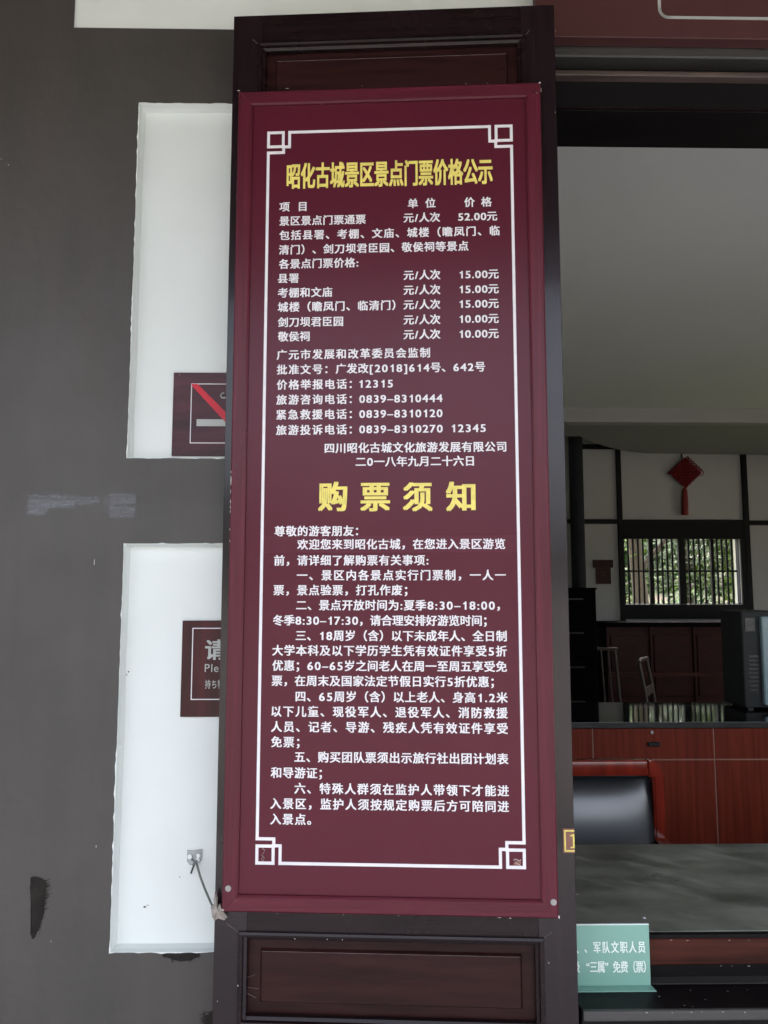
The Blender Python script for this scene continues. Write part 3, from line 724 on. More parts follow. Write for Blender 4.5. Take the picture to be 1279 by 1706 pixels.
for px, py in ((1150, 1650), (1212, 1651), (1140, 1675), (1175, 1665), (1245, 1649), (1098, 1660), (1154, 1677), (1213, 1652)):
    p = PZ(px, py, LZ + .0005); bm.faces.new([bm.verts.new((p.x + .002 * math.cos(k) * random.uniform(.5, 1.4), p.y + .0012 * math.sin(k), LZ + .0006)) for k in (0, 1.3, 2.5, 3.8, 5)])
obj('grit', bm, M['chip'], tw)['kind'] = 'stuff'

ctr = thing('stone_counter', 'polished dark green stone counter slab inside the ticket window', 'counter')
yb = PZ(1100, 1406, SZ).y
obj('slab', B((XO + .001, XR - .06, 1.63, yb, SZ - .03, SZ), bev=.002), M['stone'], ctr)
obj('counter_front', B((XO + .001, XR - .06, 1.67, 1.70, 0, SZ - .031)), M['cherry'], ctr)
obj('side_support', B((XO + .001, XO + .03, 1.71, yb - .03, 0, SZ - .031)), M['cherry'], ctr)
obj('side_support', B((XR - .12, XR - .09, 1.71, yb - .03, 0, SZ - .031)), M['cherry'], ctr)
p = PZ(1073, 1531, SZ); bm = bmesh.new(); bmesh.ops.create_icosphere(bm, subdivisions=1, radius=.0028, matrix=Matrix.Translation((p.x, p.y, SZ + .002)) @ Matrix.Diagonal((1.3, 1, .7, 1)))
tag(obj('paper_crumb', bm, M['ink_white']), 'tiny white crumb on the stone counter above the green acrylic notice', 'crumb')

# ------------------------------------------------------------------ acrylic notice on the ledge
ac = thing('acrylic_notice', 'pale green acrylic notice with white exemption lettering standing on the sill ledge', 'notice')
AYb = PZ(1085, 1641, LZ + .003).y
tl = PY(962, 1541, AYb); brr = PY(1083.5, 1640, AYb)
ax0 = max(.394, tl.x - .10); ax1 = brr.x
obj('upright', B((ax0, ax1, AYb - .002, AYb + .001, LZ + .003, tl.z), bev=.0006), M['acrylic'], ac)
fy = PZ(1090, 1652, LZ + .001).y
bm = bmesh.new(); prism(bm, [(ax0, 0), (ax1, 0), (ax1, .003), (ax0, .003)], 0, 1)
bm.free(); bm = bmesh.new()
v = [bm.verts.new(q) for q in ((ax0, AYb + .001, LZ + .0006), (ax1, AYb + .001, LZ + .0006), (ax1 + .004, fy, LZ + .0006), (ax0, fy, LZ + .0006))]
u = [bm.verts.new(q.co + Vector((0, 0, .0024))) for q in v]
bm.faces.new(v); bm.faces.new(list(reversed(u)))
for i in range(4): bm.faces.new((v[i], v[(i + 1) % 4], u[(i + 1) % 4], u[i]))
bmesh.ops.recalc_face_normals(bm, faces=bm.faces)
obj('foot', bm, M['acrylic'], ac)
obj('polished_edge', B((ax0, ax1, AYb - .0024, AYb + .0014, tl.z + .0002, tl.z + .002)), M['acrylic_text'], ac)
ty = AYb - .0026
def at_a(px, py): p = PY(px, py, ty); return p.x, p.z
for s, px0, px1, py in (('人', 951, 967, 1579), ('、军队文职人员', 973.5, 1074.5, 1578.5), ('级', 953, 973, 1611), ('“三属”', 977, 1013, 1611), ('免费（票）', 1021, 1075.5, 1611)):
    a = at_a(px0, py); b_ = at_a(px1, py)
    letters('lettering', s, a[0], b_[0], a[1], .0232, ty, M['acrylic_text'], ac, bold=.022, sx=.68)

# ------------------------------------------------------------------ room inside
RX0, RX1, RY1 = -.7, 5.6, 8.0
fl = struct(obj('floor', B((RX0 - .1, RX1 + .1, 1.762, RY1 + .1, -.10, .02)), M['floor']))
CZ = 3.11
struct(obj('ceiling', B((RX0 - .1, RX1 + .1, 1.801, 6.42, CZ, CZ + .1)), M['ceiling']))
# beam and lower soffit with a rounded corner
zs = PY(1100, 703.5, 6.4).z; zc = PY(1100, 677, 6.4).z
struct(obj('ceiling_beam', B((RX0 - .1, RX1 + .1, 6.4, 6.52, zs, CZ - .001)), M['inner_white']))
zsl = zs - .002
arc = []
for k in range(13):
    t = k / 12; px = 966 + (1092 - 966) * t
    py = 727 + (755.5 - 727) * math.sin(t * math.pi / 2) ** .8
    arc.append(PZ(px, py, zsl))
poly = [(RX0, 6.521)] + [(RX0, arc[0].y)] + [(min(q.x, 99), min(q.y, RY1 - .01)) for q in arc] + [(RX1, RY1 - .012), (RX1, 6.521)]
bm = bmesh.new(); f = [bm.verts.new((x, y, zsl)) for x, y in poly]; g = [bm.verts.new((x, y, zsl + .12)) for x, y in poly]
bm.faces.new(f); bm.faces.new(list(reversed(g)))
for i in range(len(poly)): bm.faces.new((f[i], f[(i + 1) % len(poly)], g[(i + 1) % len(poly)], g[i]))
bmesh.ops.recalc_face_normals(bm, faces=bm.faces)
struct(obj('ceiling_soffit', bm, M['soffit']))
struct(obj('upper_ceiling', B((RX0 - .1, RX1 + .1, 6.521, RY1 + .1, zsl + .35, zsl + .4)), M['ceiling']))

bw_ = thing('back_wall', 'white plastered timber frame back wall of the ticket office', 'wall')
BY = RY1
def bz(py): return PY(1100, py, BY).z
def bxx(px, py=900): return PY(px, py, BY).x
wx0, wx1 = bxx(1039, 950), bxx(1233.5, 950); wz0, wz1 = bz(1006), bz(897)
for q in ((RX0 - .1, wx0, .02, 3.5), (wx1, RX1 + .1, .02, 3.5), (wx0, wx1, .02, wz0 - .001), (wx0, wx1, wz1 + .001, 3.5)):
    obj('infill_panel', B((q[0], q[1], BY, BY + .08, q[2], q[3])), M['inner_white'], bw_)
def post(x0, x1, z0, z1, dy=.03, nm='post', m='black_wood'): obj(nm, B((x0, x1, BY - dy, BY - .0005, z0, z1), bev=.003), M[m], bw_)
post(bxx(1029, 900), bxx(1037, 900), .02, bz(741))
post(bxx(1239, 900), bxx(1248, 900), .02, 3.4)
post(bxx(1400, 900), bxx(1408, 900), .02, 3.4)
post(bxx(968), bxx(1029, 900) - .001, bz(749), bz(741), .028, 'cross_rail')
post(bxx(945), bxx(1029, 900) - .001, bz(873), bz(865.5), .028, 'cross_rail')
post(bxx(1248, 900) + .001, RX1, bz(875), bz(867), .028, 'cross_rail')
post(bxx(1037, 900) + .001, bxx(1239, 900) - .001, bz(898), bz(866), .029, 'window_head')
post(bxx(1037, 900) + .001, bxx(1239, 900) - .001, bz(1031), bz(1007), .029, 'window_sill')
post(bxx(1233.5, 950) + .001, bxx(1239, 900) - .001, bz(1007) + .001, bz(898) - .001, .027, 'window_jamb')
post(bxx(1006, 900) * 0 + bxx(1232.5), bxx(1233.5, 950), bz(1007) + .001, bz(898) - .001, .02, 'window_jamb')
sashes = ((1040, 1081), (1088, 1130), (1141, 1184), (1189, 1229))
fr0 = bxx(1037) + .001
prev = bxx(1037, 950) + .001
for k, (a0, a1) in enumerate(sashes):
    x0, x1 = bxx(a0, 950), bxx(a1, 950)
    s = obj('window_sash', B((prev + .0005, x0, BY - .02, BY + .014, wz0, wz1),
                             (x0, x1, BY + .0125, BY + .024, PY(1100, 953, BY).z, PY(1100, 950, BY).z)), M['black_wood'], bw_)
    nb = 5
    for j in range(nb):
        xc = x0 + (x1 - x0) * (j + 1) / (nb + 1) if nb != 5 else x0 + (x1 - x0) * (j + .85) / 4.9
        if j == 4: continue
        obj('lattice_bar', B((xc - .009, xc + .009, BY + .001, BY + .012, wz0, wz1)), M['black_wood'], s)
    prev = x1
obj('window_sash', B((prev + .0005, wx1 - .035, BY - .02, BY + .05, wz0, wz1)), M['black_wood'], bw_) if False else None
dark_post = thing('timber_column', 'near black timber column at the left end of the back wall', 'column')
bm = bmesh.new(); cx0 = bxx(956, 850); tube(bm, [(cx0, BY - .12, .02), (cx0, BY - .12, 3.30)], .072, 20); obj('shaft', bm, M['near_black'], dark_post, True)
bm = bmesh.new(); tube(bm, [(cx0, BY - .12, .02), (cx0, BY - .12, .12)], .10, 20); obj('base', bm, M['edge_stone'], dark_post, True)

lw_ = thing('left_inner_wall', 'pale plastered left side wall inside the ticket office', 'wall')
obj('plaster', B((RX0 - .1, RX0, 1.762, RY1, .02, CZ)), M['inner_white'], lw_)
rw_ = thing('right_inner_wall', 'pale plastered right side wall with a wide doorway inside the office', 'wall')
obj('plaster', B((RX1, RX1 + .1, 1.762, 5.2, .02, CZ), (RX1, RX1 + .1, 7.0, RY1, .02, CZ), (RX1, RX1 + .1, 5.2, 7.0, 2.3, CZ)), M['inner_white'], rw_)

obj('window_liner', B((wx0, wx1, BY + .015, BY + .085, wz0 - .0009, wz0 + .004), (wx1 - .004, wx1 + .0005, BY + .015, BY + .085, wz0 + .005, wz1), (wx0, wx1, BY + .015, BY + .085, wz1 - .004, wz1 + .0009)), M['near_black'], bw_)
# framed plaque on the back wall
wp = thing('wall_plaque', 'small dark red plaque with wider top strip on the back wall', 'plaque')
obj('top_strip', B((bxx(987, 940), bxx(1020, 940), BY - .028, BY - .001, bz(946), bz(933)), bev=.002), M['dark_red'], wp)
obj('body', B((bxx(992, 960), bxx(1017, 960), BY - .018, BY - .001, bz(973), bz(946.2)), bev=.002), M['dark_red'], wp)
bm = bmesh.new(); disc(bm, bxx(1004, 956), bz(956), .028, BY - .0195, BY - .0178, 16); obj('emblem', bm, M['brown_timber'], wp)

# red Chinese knot
kn = thing('chinese_knot', 'red Chinese knot with long tassel hanging above the lattice window', 'knot')
KY = BY - .045
kc = PY(1141, 788, KY)
bm = bmesh.new(); hw, hh = .170, .160; nn = 9
for i in range(nn):      # woven cords running both ways
    t = -1 + 2 * (i + .5) / nn
    for s_ in (1, -1):
        a0 = Vector((kc.x + hw * (t - 1) / 2, 0, kc.z + s_ * hh * (t + 1) / 2)); a1 = Vector((kc.x + hw * (t + 1) / 2, 0, kc.z + s_ * hh * (t - 1) / 2))
        pts = []
        for j in range(nn * 2 + 1):
            q = a0.lerp(a1, j / (nn * 2)); pts.append((q.x, KY - .012 * s_ * math.sin(j * math.pi / 2 + i * math.pi) - .006, q.z))
        tube(bm, pts, .0115, 6)
obj('knot_body', bm, M['knot'], kn, True)
bm = bmesh.new(); prism(bm, [(kc.x - hw * .97, kc.z), (kc.x, kc.z - hh * .97), (kc.x + hw * .97, kc.z), (kc.x, kc.z + hh * .97)], KY - .008, KY + .008); obj('knot_core', bm, M['knot'], kn)
def ring(cx_, cz_, r, rad, n=14): return [(cx_ + r * math.cos(2 * math.pi * k / n), KY - .004, cz_ + r * math.sin(2 * math.pi * k / n)) for k in range(n + 1)]
for k in range(6):
    t = (k + .6) / 6.4; bm = bmesh.new(); tube(bm, ring(kc.x + hw * t * .98 + .016, kc.z + hh * (1 - t) + .016, .014, 0, 8), .006, 5); obj('loop', bm, M['knot'], kn)
for sx_ in (1, -1):
    p = PY(1141 + sx_ * 26, 788, KY); bm = bmesh.new(); tube(bm, ring(p.x, p.z, .030 if sx_ > 0 else .010, 0), .0045 if sx_ > 0 else .009, 6); obj('loop', bm, M['knot'], kn)
bm = bmesh.new(); tube(bm, [(PY(1136.5, 755, KY).x, KY + .03, bz(752)), (kc.x - .025, KY, kc.z + hh)], .007, 6); obj('hanging_cord', bm, M['near_black'], kn)
bm = bmesh.new(); tp0, tp1 = PY(1140.5, 816, KY), PY(1141, 858, KY)
tube(bm, [(tp0.x, KY, tp0.z + .025), (tp0.x, KY, tp0.z - .01), (tp0.x, KY, (tp0.z + tp1.z) / 2), (tp1.x, KY, tp1.z)], .033, 14, [.45, .85, .95, 1.05]); obj('tassel', bm, M['tassel'], kn, True)

# cherry red cabinet with black stone top
cb = thing('office_cabinet', 'long cherry red office cabinet with polished black stone top behind the armchair', 'cabinet')
CBZ = .90; cy0 = PZ(1100, 1203, CBZ).y; cy1 = PZ(1100, 1170, CBZ).y
cx0, cx1 = .45, 4.4
obj('stone_top', B((cx0, cx1, cy0 + .004, cy1, CBZ - .028, CBZ)), M['top_stone'], cb)
bm = bmesh.new(); zt_ = PY(1100, 1213, cy0).z; box(bm, cx0, cx1, cy0 - .004, cy0 + .0035, zt_, CBZ + .0005, bev=.003, seg=2); obj('stone_edge', bm, M['edge_stone'], cb)
cf = cy0 + .02
def cz_(py): return PY(1100, py, cf).z
obj('carcass', B((cx0 + .01, cx1 - .01, cf + .02, cy1 - .02, .05, zt_ - .001)), M['cherry'], cb)
seams = [PY(988, 1240, cf).x, PY(1190, 1240, cf).x]; step = seams[1] - seams[0]
xs = [seams[0] - step, seams[0], seams[1], seams[1] + step, seams[1] + 2 * step, seams[1] + 3 * step]
zd = cz_(1266)
for a_, b2 in zip(xs, xs[1:]):
    a1_ = max(a_, cx0 + .012); b1_ = min(b2, cx1 - .012)
    if b1_ - a1_ < .05: continue
    dr = obj('drawer_front', B((a1_ + .004, b1_ - .004, cf, cf + .019, zd + .004, zt_ - .004), bev=.0015), M['cherry'], cb)
    mid = (a1_ + b1_) / 2 if b2 != seams[1] else PY(1088, 1239, cf).x
    obj('handle', B((mid - .030, mid + .030, cf - .014, cf - .0002, cz_(1243), cz_(1235.5)), bev=.003), M['black_plastic'], dr)
    bm = bmesh.new(); lx_ = mid - .008; disc(bm, lx_, cz_(1219.5), .008, cf - .012, cf - .0002, 12); obj('lock', bm, M['steel'], dr)
    dd = obj('cabinet_door', B((a1_ + .004, b1_ - .004, cf, cf + .019, .10, zd - .004), bev=.0015), M['cherry'], cb)
    hx = PY(1102, 1310, cf).x if b2 == seams[1] else (a1_ + b1_) / 2
    obj('handle', B((hx - .008, hx + .008, cf - .018, cf - .0002, cz_(1333), cz_(1294)), bev=.004), M['dark_red'], dd)
obj('trim_strip', B((cx0 + .012, cx1 - .012, cf + .004, cf + .0195, zd - .0035, zd + .0035)), M['groove'], cb)
for x in xs[1:-1]:
    obj('trim_strip', B((x - .0035, x + .0035, cf + .005, cf + .0195, .10, zd - .0036)), M['groove'], cb)
    obj('trim_strip', B((x - .0035, x + .0035, cf + .005, cf + .0195, zd + .0036, zt_ - .003)), M['groove'], cb)

# red armchair with black leather pad
ch = thing('armchair', 'red lacquered office armchair with glossy black leather back behind the counter', 'chair', (0, 0, 0))
HYc = 2.85
rt = PY(1106, 1340, HYc).x; tz = PY(1040, 1265.5, HYc).z; rw = PY(1108, 1340, HYc).x - PY(1090, 1340, HYc).x
cw = .60; lt = rt - cw; pw = rw
hyz = lambda py: PY(1040, py, HYc).z
def sidepost(sgn, x_out):
    bm = bmesh.new(); n = 10; pts = []
    rad = .055
    outer = [(0, .42), (0, tz - rad)] + [(rad - rad * math.cos(t), tz - rad + rad * math.sin(t)) for t in [k * math.pi / 2 / n for k in range(1, n + 1)]]
    ri = rad * .45
    inner = [(pw, .42), (pw, tz - rad * 1.15)] + [(pw + ri - ri * math.cos(t) * 1, tz - rad * 1.15 + (rad * 1.15 - .056) * math.sin(t) * .0 + ri * .3 * math.sin(t)) for t in [k * math.pi / 2 / n for k in range(1, n + 1)]]
    ol = outer + [(rad, tz)] ; il = [(rad, tz - .058), (pw, tz - .062), (pw, .42)]
    poly = [(x_out - sgn * x if sgn > 0 else x_out + x, z) for x, z in ol + il]
    prism(bm, poly, HYc - .012, HYc + .03)
    es = [e for e in bm.edges if abs(e.verts[0].co.y - e.verts[1].co.y) < 1e-6]
    bmesh.ops.bevel(bm, geom=es, offset=.006, segments=2, affect='EDGES')
    obj('back_post', bm, M['chair_red'], ch, True)
sidepost(1, rt); sidepost(-1, lt)
bm = bmesh.new(); box(bm, lt + .0555, rt - .0555, HYc - .012, HYc + .03, tz - .0575, tz, bev=.010, seg=3); obj('top_rail', bm, M['chair_red'], ch, True)
def pad(x0, x1, z0, z1, y, bulge, n=22):
    bm = bmesh.new(); V = {}
    for i in range(n + 1):
        for j in range(n + 1):
            u, v = 2 * i / n - 1, 2 * j / n - 1
            u2 = math.sin(u * math.pi / 2); v2 = math.sin(v * math.pi / 2)
            hgt = ((1 - abs(u2) ** 3.2) * (1 - abs(v2) ** 3.2)) ** .6 * bulge
            lean = (v2 + 1) / 2 * .075 - .04
            V[i, j] = bm.verts.new(((x0 + x1) / 2 + (x1 - x0) / 2 * u2, y - hgt + lean, (z0 + z1) / 2 + (z1 - z0) / 2 * v2))
    for i in range(n):
        for j in range(n): bm.faces.new((V[i, j], V[i + 1, j], V[i + 1, j + 1], V[i, j + 1]))
    return bm
obj('backrest', pad(lt + pw - .004, rt - pw + .002, .47, tz - .056, HYc + .0, .058), M['leather'], ch, True)
obj('back_board', B((lt + pw, rt - pw, HYc + .032, HYc + .045, .45, tz - .05)), M['chair_red'], ch)
bm = bmesh.new(); box(bm, lt + .03, rt - .03, HYc - .50, HYc - .02, .40, .47, bev=.03, seg=3); obj('seat', bm, M['leather'], ch, True)
for x in (lt + .02, rt - .02):
    bm = bmesh.new(); tube(bm, [(x, HYc + .01, .02), (x, HYc + .01, .43)], .022, 10); obj('leg', bm, M['chair_red'], ch, True)
    bm = bmesh.new(); tube(bm, [(x, HYc - .47, .02), (x, HYc - .47, .64)], .020, 10); obj('leg', bm, M['chair_red'], ch, True)
    bm = bmesh.new(); box(bm, x - .025, x + .025, HYc - .50, HYc - .014, .641, .67, bev=.01, seg=2); obj('armrest', bm, M['chair_red'], ch, True)

# terminal at the right on the cabinet top
tm = thing('electronic_terminal', 'dark grey electronic terminal with pale blue front on the cabinet top at right', 'machine')
TY = cy0 + .38
p = PY(1234, 1018, TY); q = PY(1238, 1160, TY)
tz1 = p.z; tx0 = p.x
obj('case', B((tx0, tx0 + .22, TY, TY + .26, CBZ + .012, tz1), bev=.006), M['device'], tm)
sxx = PY(1268, 1090, TY - .015).x
obj('front_panel', B((sxx, sxx + .19, TY - .035, TY - .001, CBZ + .03, tz1 - .03), bev=.006), M['screen'], tm)
obj('face_plate', B((PY(1240, 1040, TY).x, PY(1257, 1040, TY).x, TY - .004, TY - .0005, PY(1240, 1052, TY).z, PY(1240, 1029, TY).z), bev=.001), M['edge_stone'], tm)
for k in range(9):
    py = 1092 + k * 7; a = PY(1247, py, TY); b_ = PY(1263, py + 3, TY)
    obj('vent_slat', B((a.x, b_.x, TY - .004, TY - .0005, b_.z, a.z)), M['edge_stone'], tm)
for x in (tx0 + .03, tx0 + .18): obj('foot', B((x, x + .03, TY + .03, TY + .22, CBZ + .0005, CBZ + .0115)), M['black_plastic'], tm)

# furniture along the back wall
st = thing('panelled_desk', 'dark red panelled timber desk standing below the lattice window', 'desk')
SYf = 7.45; dx0, dx1 = PY(1012, 1060, SYf).x, PY(1300, 1060, SYf).x; dz = PY(1100, 1037, SYf).z
obj('desk_top', B((dx0 - .03, dx1 + .03, SYf - .04, 7.90, dz - .04, dz), bev=.006), M['dark_lac'], st)
obj('carcass', B((dx0, dx1, SYf + .02, 7.88, .06, dz - .041)), M['dark_red'], st)
n = 4
for k in range(n):
    a_ = dx0 + (dx1 - dx0) * k / n; b2 = dx0 + (dx1 - dx0) * (k + 1) / n
    obj('front_panel', B((a_ + .03, b2 - .03, SYf + .005, SYf + .019, .55, dz - .12), bev=.004), M['dark_red'], st)
    obj('stile', B((a_ - .012, a_ + .012, SYf - .005, SYf + .019, .06, dz - .045), bev=.002), M['dark_red'], st)
obj('front_rail', B((dx0 + .02, dx1, SYf - .012, SYf + .004, PY(1100, 1127, SYf).z, PY(1100, 1120, SYf).z)), M['brown_timber'], st)

dc = thing('dark_drawer_cabinet', 'near black drawer cabinet standing in front of the left back column', 'cabinet')
DY = 6.9; a = PY(940, 979, DY); b_ = PY(992, 979, DY)
obj('body', B((a.x - .25, b_.x, DY, DY + .45, .02, a.z - .02), bev=.004), M['dark_lac'], dc)
obj('top', B((a.x - .26, b_.x + .008, DY - .012, DY + .46, a.z - .0195, a.z), bev=.003), M['dark_lac'], dc)
for k in range(4):
    zt2 = a.z - .05 - k * .30
    d_ = obj('drawer', B((a.x - .22, b_.x - .02, DY - .012, DY - .001, zt2 - .27, zt2), bev=.003), M['dark_lac'], dc)
    obj('handle', B((a.x + .02, a.x + .16, DY - .03, DY - .0125, zt2 - .06, zt2 - .045), bev=.004), M['black_plastic'], d_)

def chair_obj(name, label, loc, rz, top, slats):
    t = thing(name, label, 'chair', loc, rz)
    wx, dp = .21, .20
    for x in (-wx, wx):
        bm = bmesh.new(); tube(bm, [(x, dp, 0), (x, dp, .45), (x, dp + .03, .7), (x * .98, dp + .07, top)], .016, 8); obj('leg', bm, M['pale_wood'], t, True)
        bm = bmesh.new(); tube(bm, [(x, -dp, 0), (x, -dp, .445)], .017, 8); obj('leg', bm, M['pale_wood'], t, True)
    bm = bmesh.new(); box(bm, -wx - .02, wx + .02, -dp - .02, dp - .02, .446, .475, bev=.008, seg=2); obj('seat', bm, M['dark_red'], t, True)
    bm = bmesh.new(); tube(bm, [(-wx - .02, dp + .068, top + .005), (0, dp + .085, top + .012), (wx + .02, dp + .068, top + .005)], .017, 8); obj('top_rail', bm, M['pale_wood'], t, True)
    if slats == 0:
        obj('back_slat', B((-wx + .017, wx - .017, dp + .020, dp + .034, .64, .72), bev=.003), M['pale_wood'], t)
    for k in range(slats):
        x = -wx + 2 * wx * (k + 1) / (slats + 1); bm = bmesh.new(); tube(bm, [(x, dp + .005, .475), (x, dp + .068, top)], .008, 6); obj('back_spindle', bm, M['pale_wood'], t)
    return t
p = PY(1106, 1100, 6.6)
chair_obj('wooden_chair', 'worn pale wooden chair with one back slat in front of the red desk', (p.x + .10, 6.6, .02), R(62), .93, 0)
p = PY(1012, 1080, 6.75)
chair_obj('spindle_back_chair', 'dim wooden chair with spindle back beside the dark drawer cabinet', (p.x, 6.75, .02), R(10), 1.0, 5)

# ------------------------------------------------------------------ outside
struct(obj('ground', B((-150, 150, -150, 150, -.30, -.12)), M['grass']))
bm = bmesh.new(); box(bm, -30, 30, -14, -2.0, -.119, -.04); struct(obj('pavement', bm, M['pave']))
bm = bmesh.new(); box(bm, -30, 30, -1.999, WY, -.119, .0); struct(obj('bounce_porch_floor', bm, M['porch_bounce']))  # unseen floor strip, added pale to bounce light onto ceiling and facade
bm = bmesh.new(); pr_ = []
for i in range(21):
    for j in range(9):
        x_ = -6 + i * 1.6; y_ = 13.5 + j * 1.2; t_ = j / 8
        pr_.append(bm.verts.new((x_, y_, -.125 + 1.62 * t_ * t_ * (3 - 2 * t_) + .1 * t_ * noise.noise(Vector((x_ * .7, y_ * .7, 0))))))
for i in range(20):
    for j in range(8): bm.faces.new((pr_[i * 9 + j], pr_[(i + 1) * 9 + j], pr_[(i + 1) * 9 + j + 1], pr_[i * 9 + j + 1]))
struct(obj('garden_bank', bm, M['bank'], None, True))
struct(obj('garden_path', B((-6, 14, 12.0, 13.4, -.119, -.10)), M['path']))

ev = thing('eave_roof', 'deep timber eave roof carried out over the front pavement', 'roof')
def slab(bm, x0, x1, ya, za, yb_, zb_, t):
    v = [bm.verts.new(q) for q in ((x0, ya, za), (x1, ya, za), (x1, yb_, zb_), (x0, yb_, zb_))]
    u = [bm.verts.new(q.co + Vector((0, 0, t))) for q in v]
    bm.faces.new(list(reversed(v))); bm.faces.new(u)
    for i in range(4): bm.faces.new((v[i], v[(i + 1) % 4], u[(i + 1) % 4], u[i]))
    bmesh.ops.recalc_face_normals(bm, faces=bm.faces)
EY, EZ = -.90, 3.12
bm = bmesh.new(); slab(bm, -8, 9, WY + .2, 3.95, EY, EZ, .12); obj('roof_deck', bm, M['roof'], ev)
for k in range(34):
    x = -7.8 + k * .5; bm = bmesh.new(); slab(bm, x, x + .08, WY, 3.95 - .035 - .10, EY + .02, EZ - .10, .095); obj('rafter', bm, M['roof'], ev)
bm = bmesh.new(); box(bm, -8, 9, WY + .2, RY1 + 1.0, 3.951, 4.1); obj('roof_slab', bm, M['tile'], ev)
obj('upper_wall', B((-8, XL - .001, WY, WY + .1, -.02, 3.9), (XL, 6.0, WY + .05, WY + .12, ZT + .001, 3.94), (6.001, 9, WY, WY + .1, -.02, 3.9)), M['grey_paint'], ev)

def tree(name, label, x, y, h, cr, m, nleaf, trunk=True, zc_=None, ls=.09):
    t = thing(name, label, 'tree' if trunk else 'shrub', (x, y, -.12), 0)
    zc0 = zc_ or h * .62
    if trunk:
        bm = bmesh.new(); tube(bm, [(0, 0, 0), (.04, 0, h * .25), (-.05, .04, h * .5), (.05, 0, h * .85)], .13 * h / 5, 10, [1.2, .9, .7, .25])
        for k in range(6):
            a_ = k * 1.05 + random.random(); s0 = h * (.38 + .07 * k)
            tube(bm, [(0, 0, s0), (math.cos(a_) * cr * .4, math.sin(a_) * cr * .4, s0 + .35 * cr), (math.cos(a_) * cr * .8, math.sin(a_) * cr * .8, s0 + .6 * cr)], .05 * h / 5, 6, [1, .7, .3])
        obj('trunk', bm, M['bark'], t, True)
    V, Fc = [], []
    clumps = []
    for k in range(26):
        d = Vector((random.gauss(0, 1), random.gauss(0, 1), random.gauss(0, .8))).normalized() * cr * random.uniform(.35, 1)
        clumps.append((Vector((0, 0, zc0)) + Vector((d.x, d.y, d.z * (h - zc0) / cr * .95)), cr * random.uniform(.22, .42)))
    for k in range(nleaf):
        c_, r_ = random.choice(clumps)
        p_ = c_ + Vector((random.gauss(0, 1), random.gauss(0, 1), random.gauss(0, .8))) * r_ * .55
        a_ = Vector((random.gauss(0, 1), random.gauss(0, 1), random.gauss(0, .6))).normalized(); b2 = a_.orthogonal().normalized(); s2 = ls * random.uniform(.6, 1.3)
        b0 = len(V); V += [p_ - a_ * s2, p_ + b2 * s2 * .45, p_ + a_ * s2, p_ - b2 * s2 * .45]; Fc.append((b0, b0 + 1, b0 + 2, b0 + 3))
    me = bpy.data.meshes.new('crown'); me.from_pydata([tuple(v_) for v_ in V], [], Fc); me.materials.append(M[m])
    o = bpy.data.objects.new('crown', me); COL.objects.link(o); o.parent = t; o['kind'] = 'stuff'
    return t
random.seed(11)
tree('garden_tree', 'leafy garden tree seen through the left lattice sash', 4.2, 15.5, 4.6, 1.7, 'leaf_a', 5200)
tree('garden_tree', 'garden tree with bare trunk seen through the second lattice sash', 4.2, 12.0, 5.2, 1.5, 'leaf_b', 4200, zc_=3.8)
tree('garden_tree', 'broad garden tree seen through the third lattice sash', 6.6, 16.0, 5.0, 2.0, 'leaf_a', 5600)
tree('garden_tree', 'light green garden tree seen through the right lattice sash', 7.6, 14.4, 4.8, 1.6, 'leaf_b', 4600)
tree('garden_shrub', 'low round shrub beside the garden path on the left', 5.3, 17, 1.7, 1.1, 'leaf_b', 2600, False, .7)
tree('garden_shrub', 'low round shrub beside the garden path on the right', 8.0, 18.5, 1.9, 1.3, 'leaf_a', 2600, False, .8)
gw = thing('garden_wall', 'white rendered garden wall beyond the trees', 'wall')
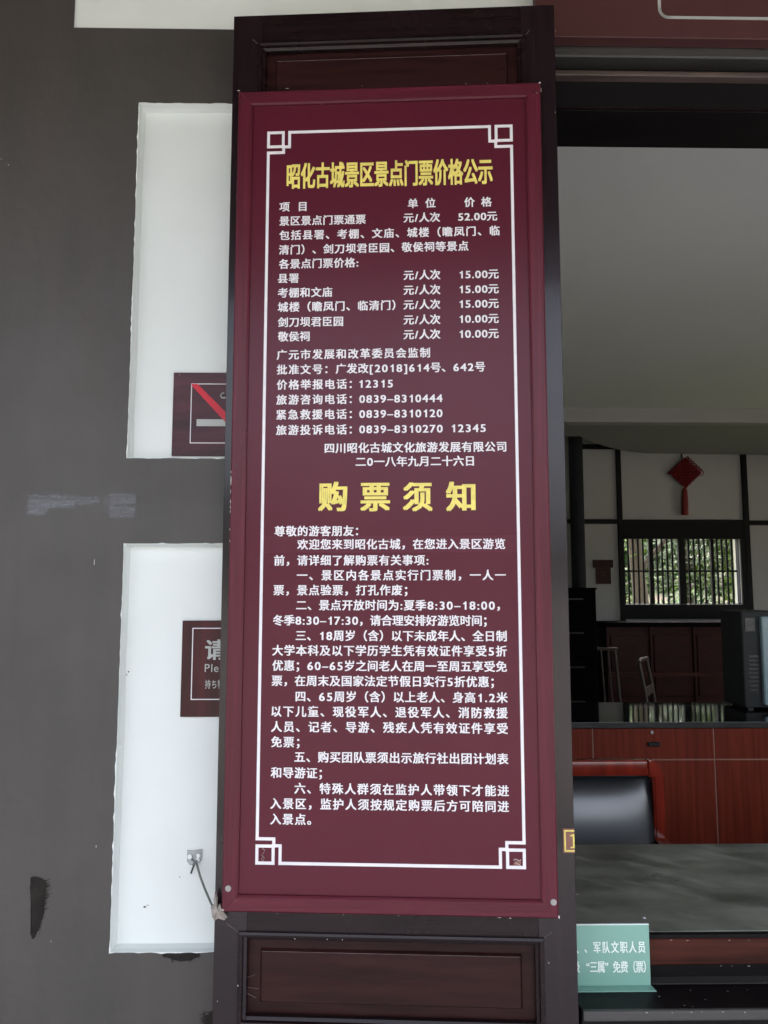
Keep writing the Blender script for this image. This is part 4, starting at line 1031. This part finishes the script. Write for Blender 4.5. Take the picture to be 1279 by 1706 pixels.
obj('wall_body', B((-10, 30, 30.0, 30.3, -.12, 1.6)), M['lime'], gw); obj('wall_coping', B((-10.1, 30.1, 29.9, 30.4, 1.601, 1.75)), M['tile'], gw)
V, Fc = [], []
for k in range(26000):
    x_ = random.uniform(-4, 22); z_ = random.random() ** .8 * (4.2 + 1.4 * noise.noise(Vector((x_ * .35, 0, 0)))); y_ = 24 + random.uniform(-1.2, 1.2) + .5 * math.sin(x_ * 2 + z_)
    a_ = Vector((random.gauss(0, 1), random.gauss(0, 1), random.gauss(0, .6))).normalized(); b2 = a_.orthogonal().normalized(); s2 = .13 * random.uniform(.6, 1.4)
    p_ = Vector((x_, y_, z_ + 1.3)); b0 = len(V); V += [tuple(p_ - a_ * s2), tuple(p_ + b2 * s2 * .5), tuple(p_ + a_ * s2), tuple(p_ - b2 * s2 * .5)]; Fc.append((b0, b0 + 1, b0 + 2, b0 + 3))
me = bpy.data.meshes.new('far_foliage'); me.from_pydata(V, [], Fc); me.materials.append(M['leaf_b'])
o = bpy.data.objects.new('far_foliage', me); COL.objects.link(o); o['kind'] = 'stuff'; tag(o, 'mass of light green foliage at the far end of the garden', 'foliage')
# narrow rendered pillar
gp = thing('gate_pillar', 'bright white gate pillar at the right side of the lattice window view', 'pillar')
p0 = PY(1227.5, 950, 11.5); p1 = PY(1234, 950, 11.5)
obj('shaft', B((p0.x, p1.x + .02, 11.5, 11.60, -.12, 3.0), bev=.01), M['lime'], gp); obj('cap', B((p0.x - .04, p1.x + .06, 11.46, 11.64, 3.001, 3.1), bev=.01), M['lime'], gp)
# opposite side of the court, mirrored in the polished faces
ow = thing('court_wall', 'limewashed wall with grey tiles on the far side of the court', 'wall')
obj('wall_body', B((-30, 30, -14.4, -14.0, -.12, 1.75)), M['court'], ow); obj('wall_coping', B((-30, 30, -14.6, -13.8, 1.751, 1.95)), M['tile'], ow)
tree('court_tree', 'dark green tree behind the court wall, left of its neighbour', -7.5, -17.5, 5.0, 2.2, 'leaf_a', 3000, ls=.2)
tree('court_tree', 'light green tree behind the court wall, right of its neighbour', 9, -18, 4.6, 2.2, 'leaf_b', 3000, ls=.2)
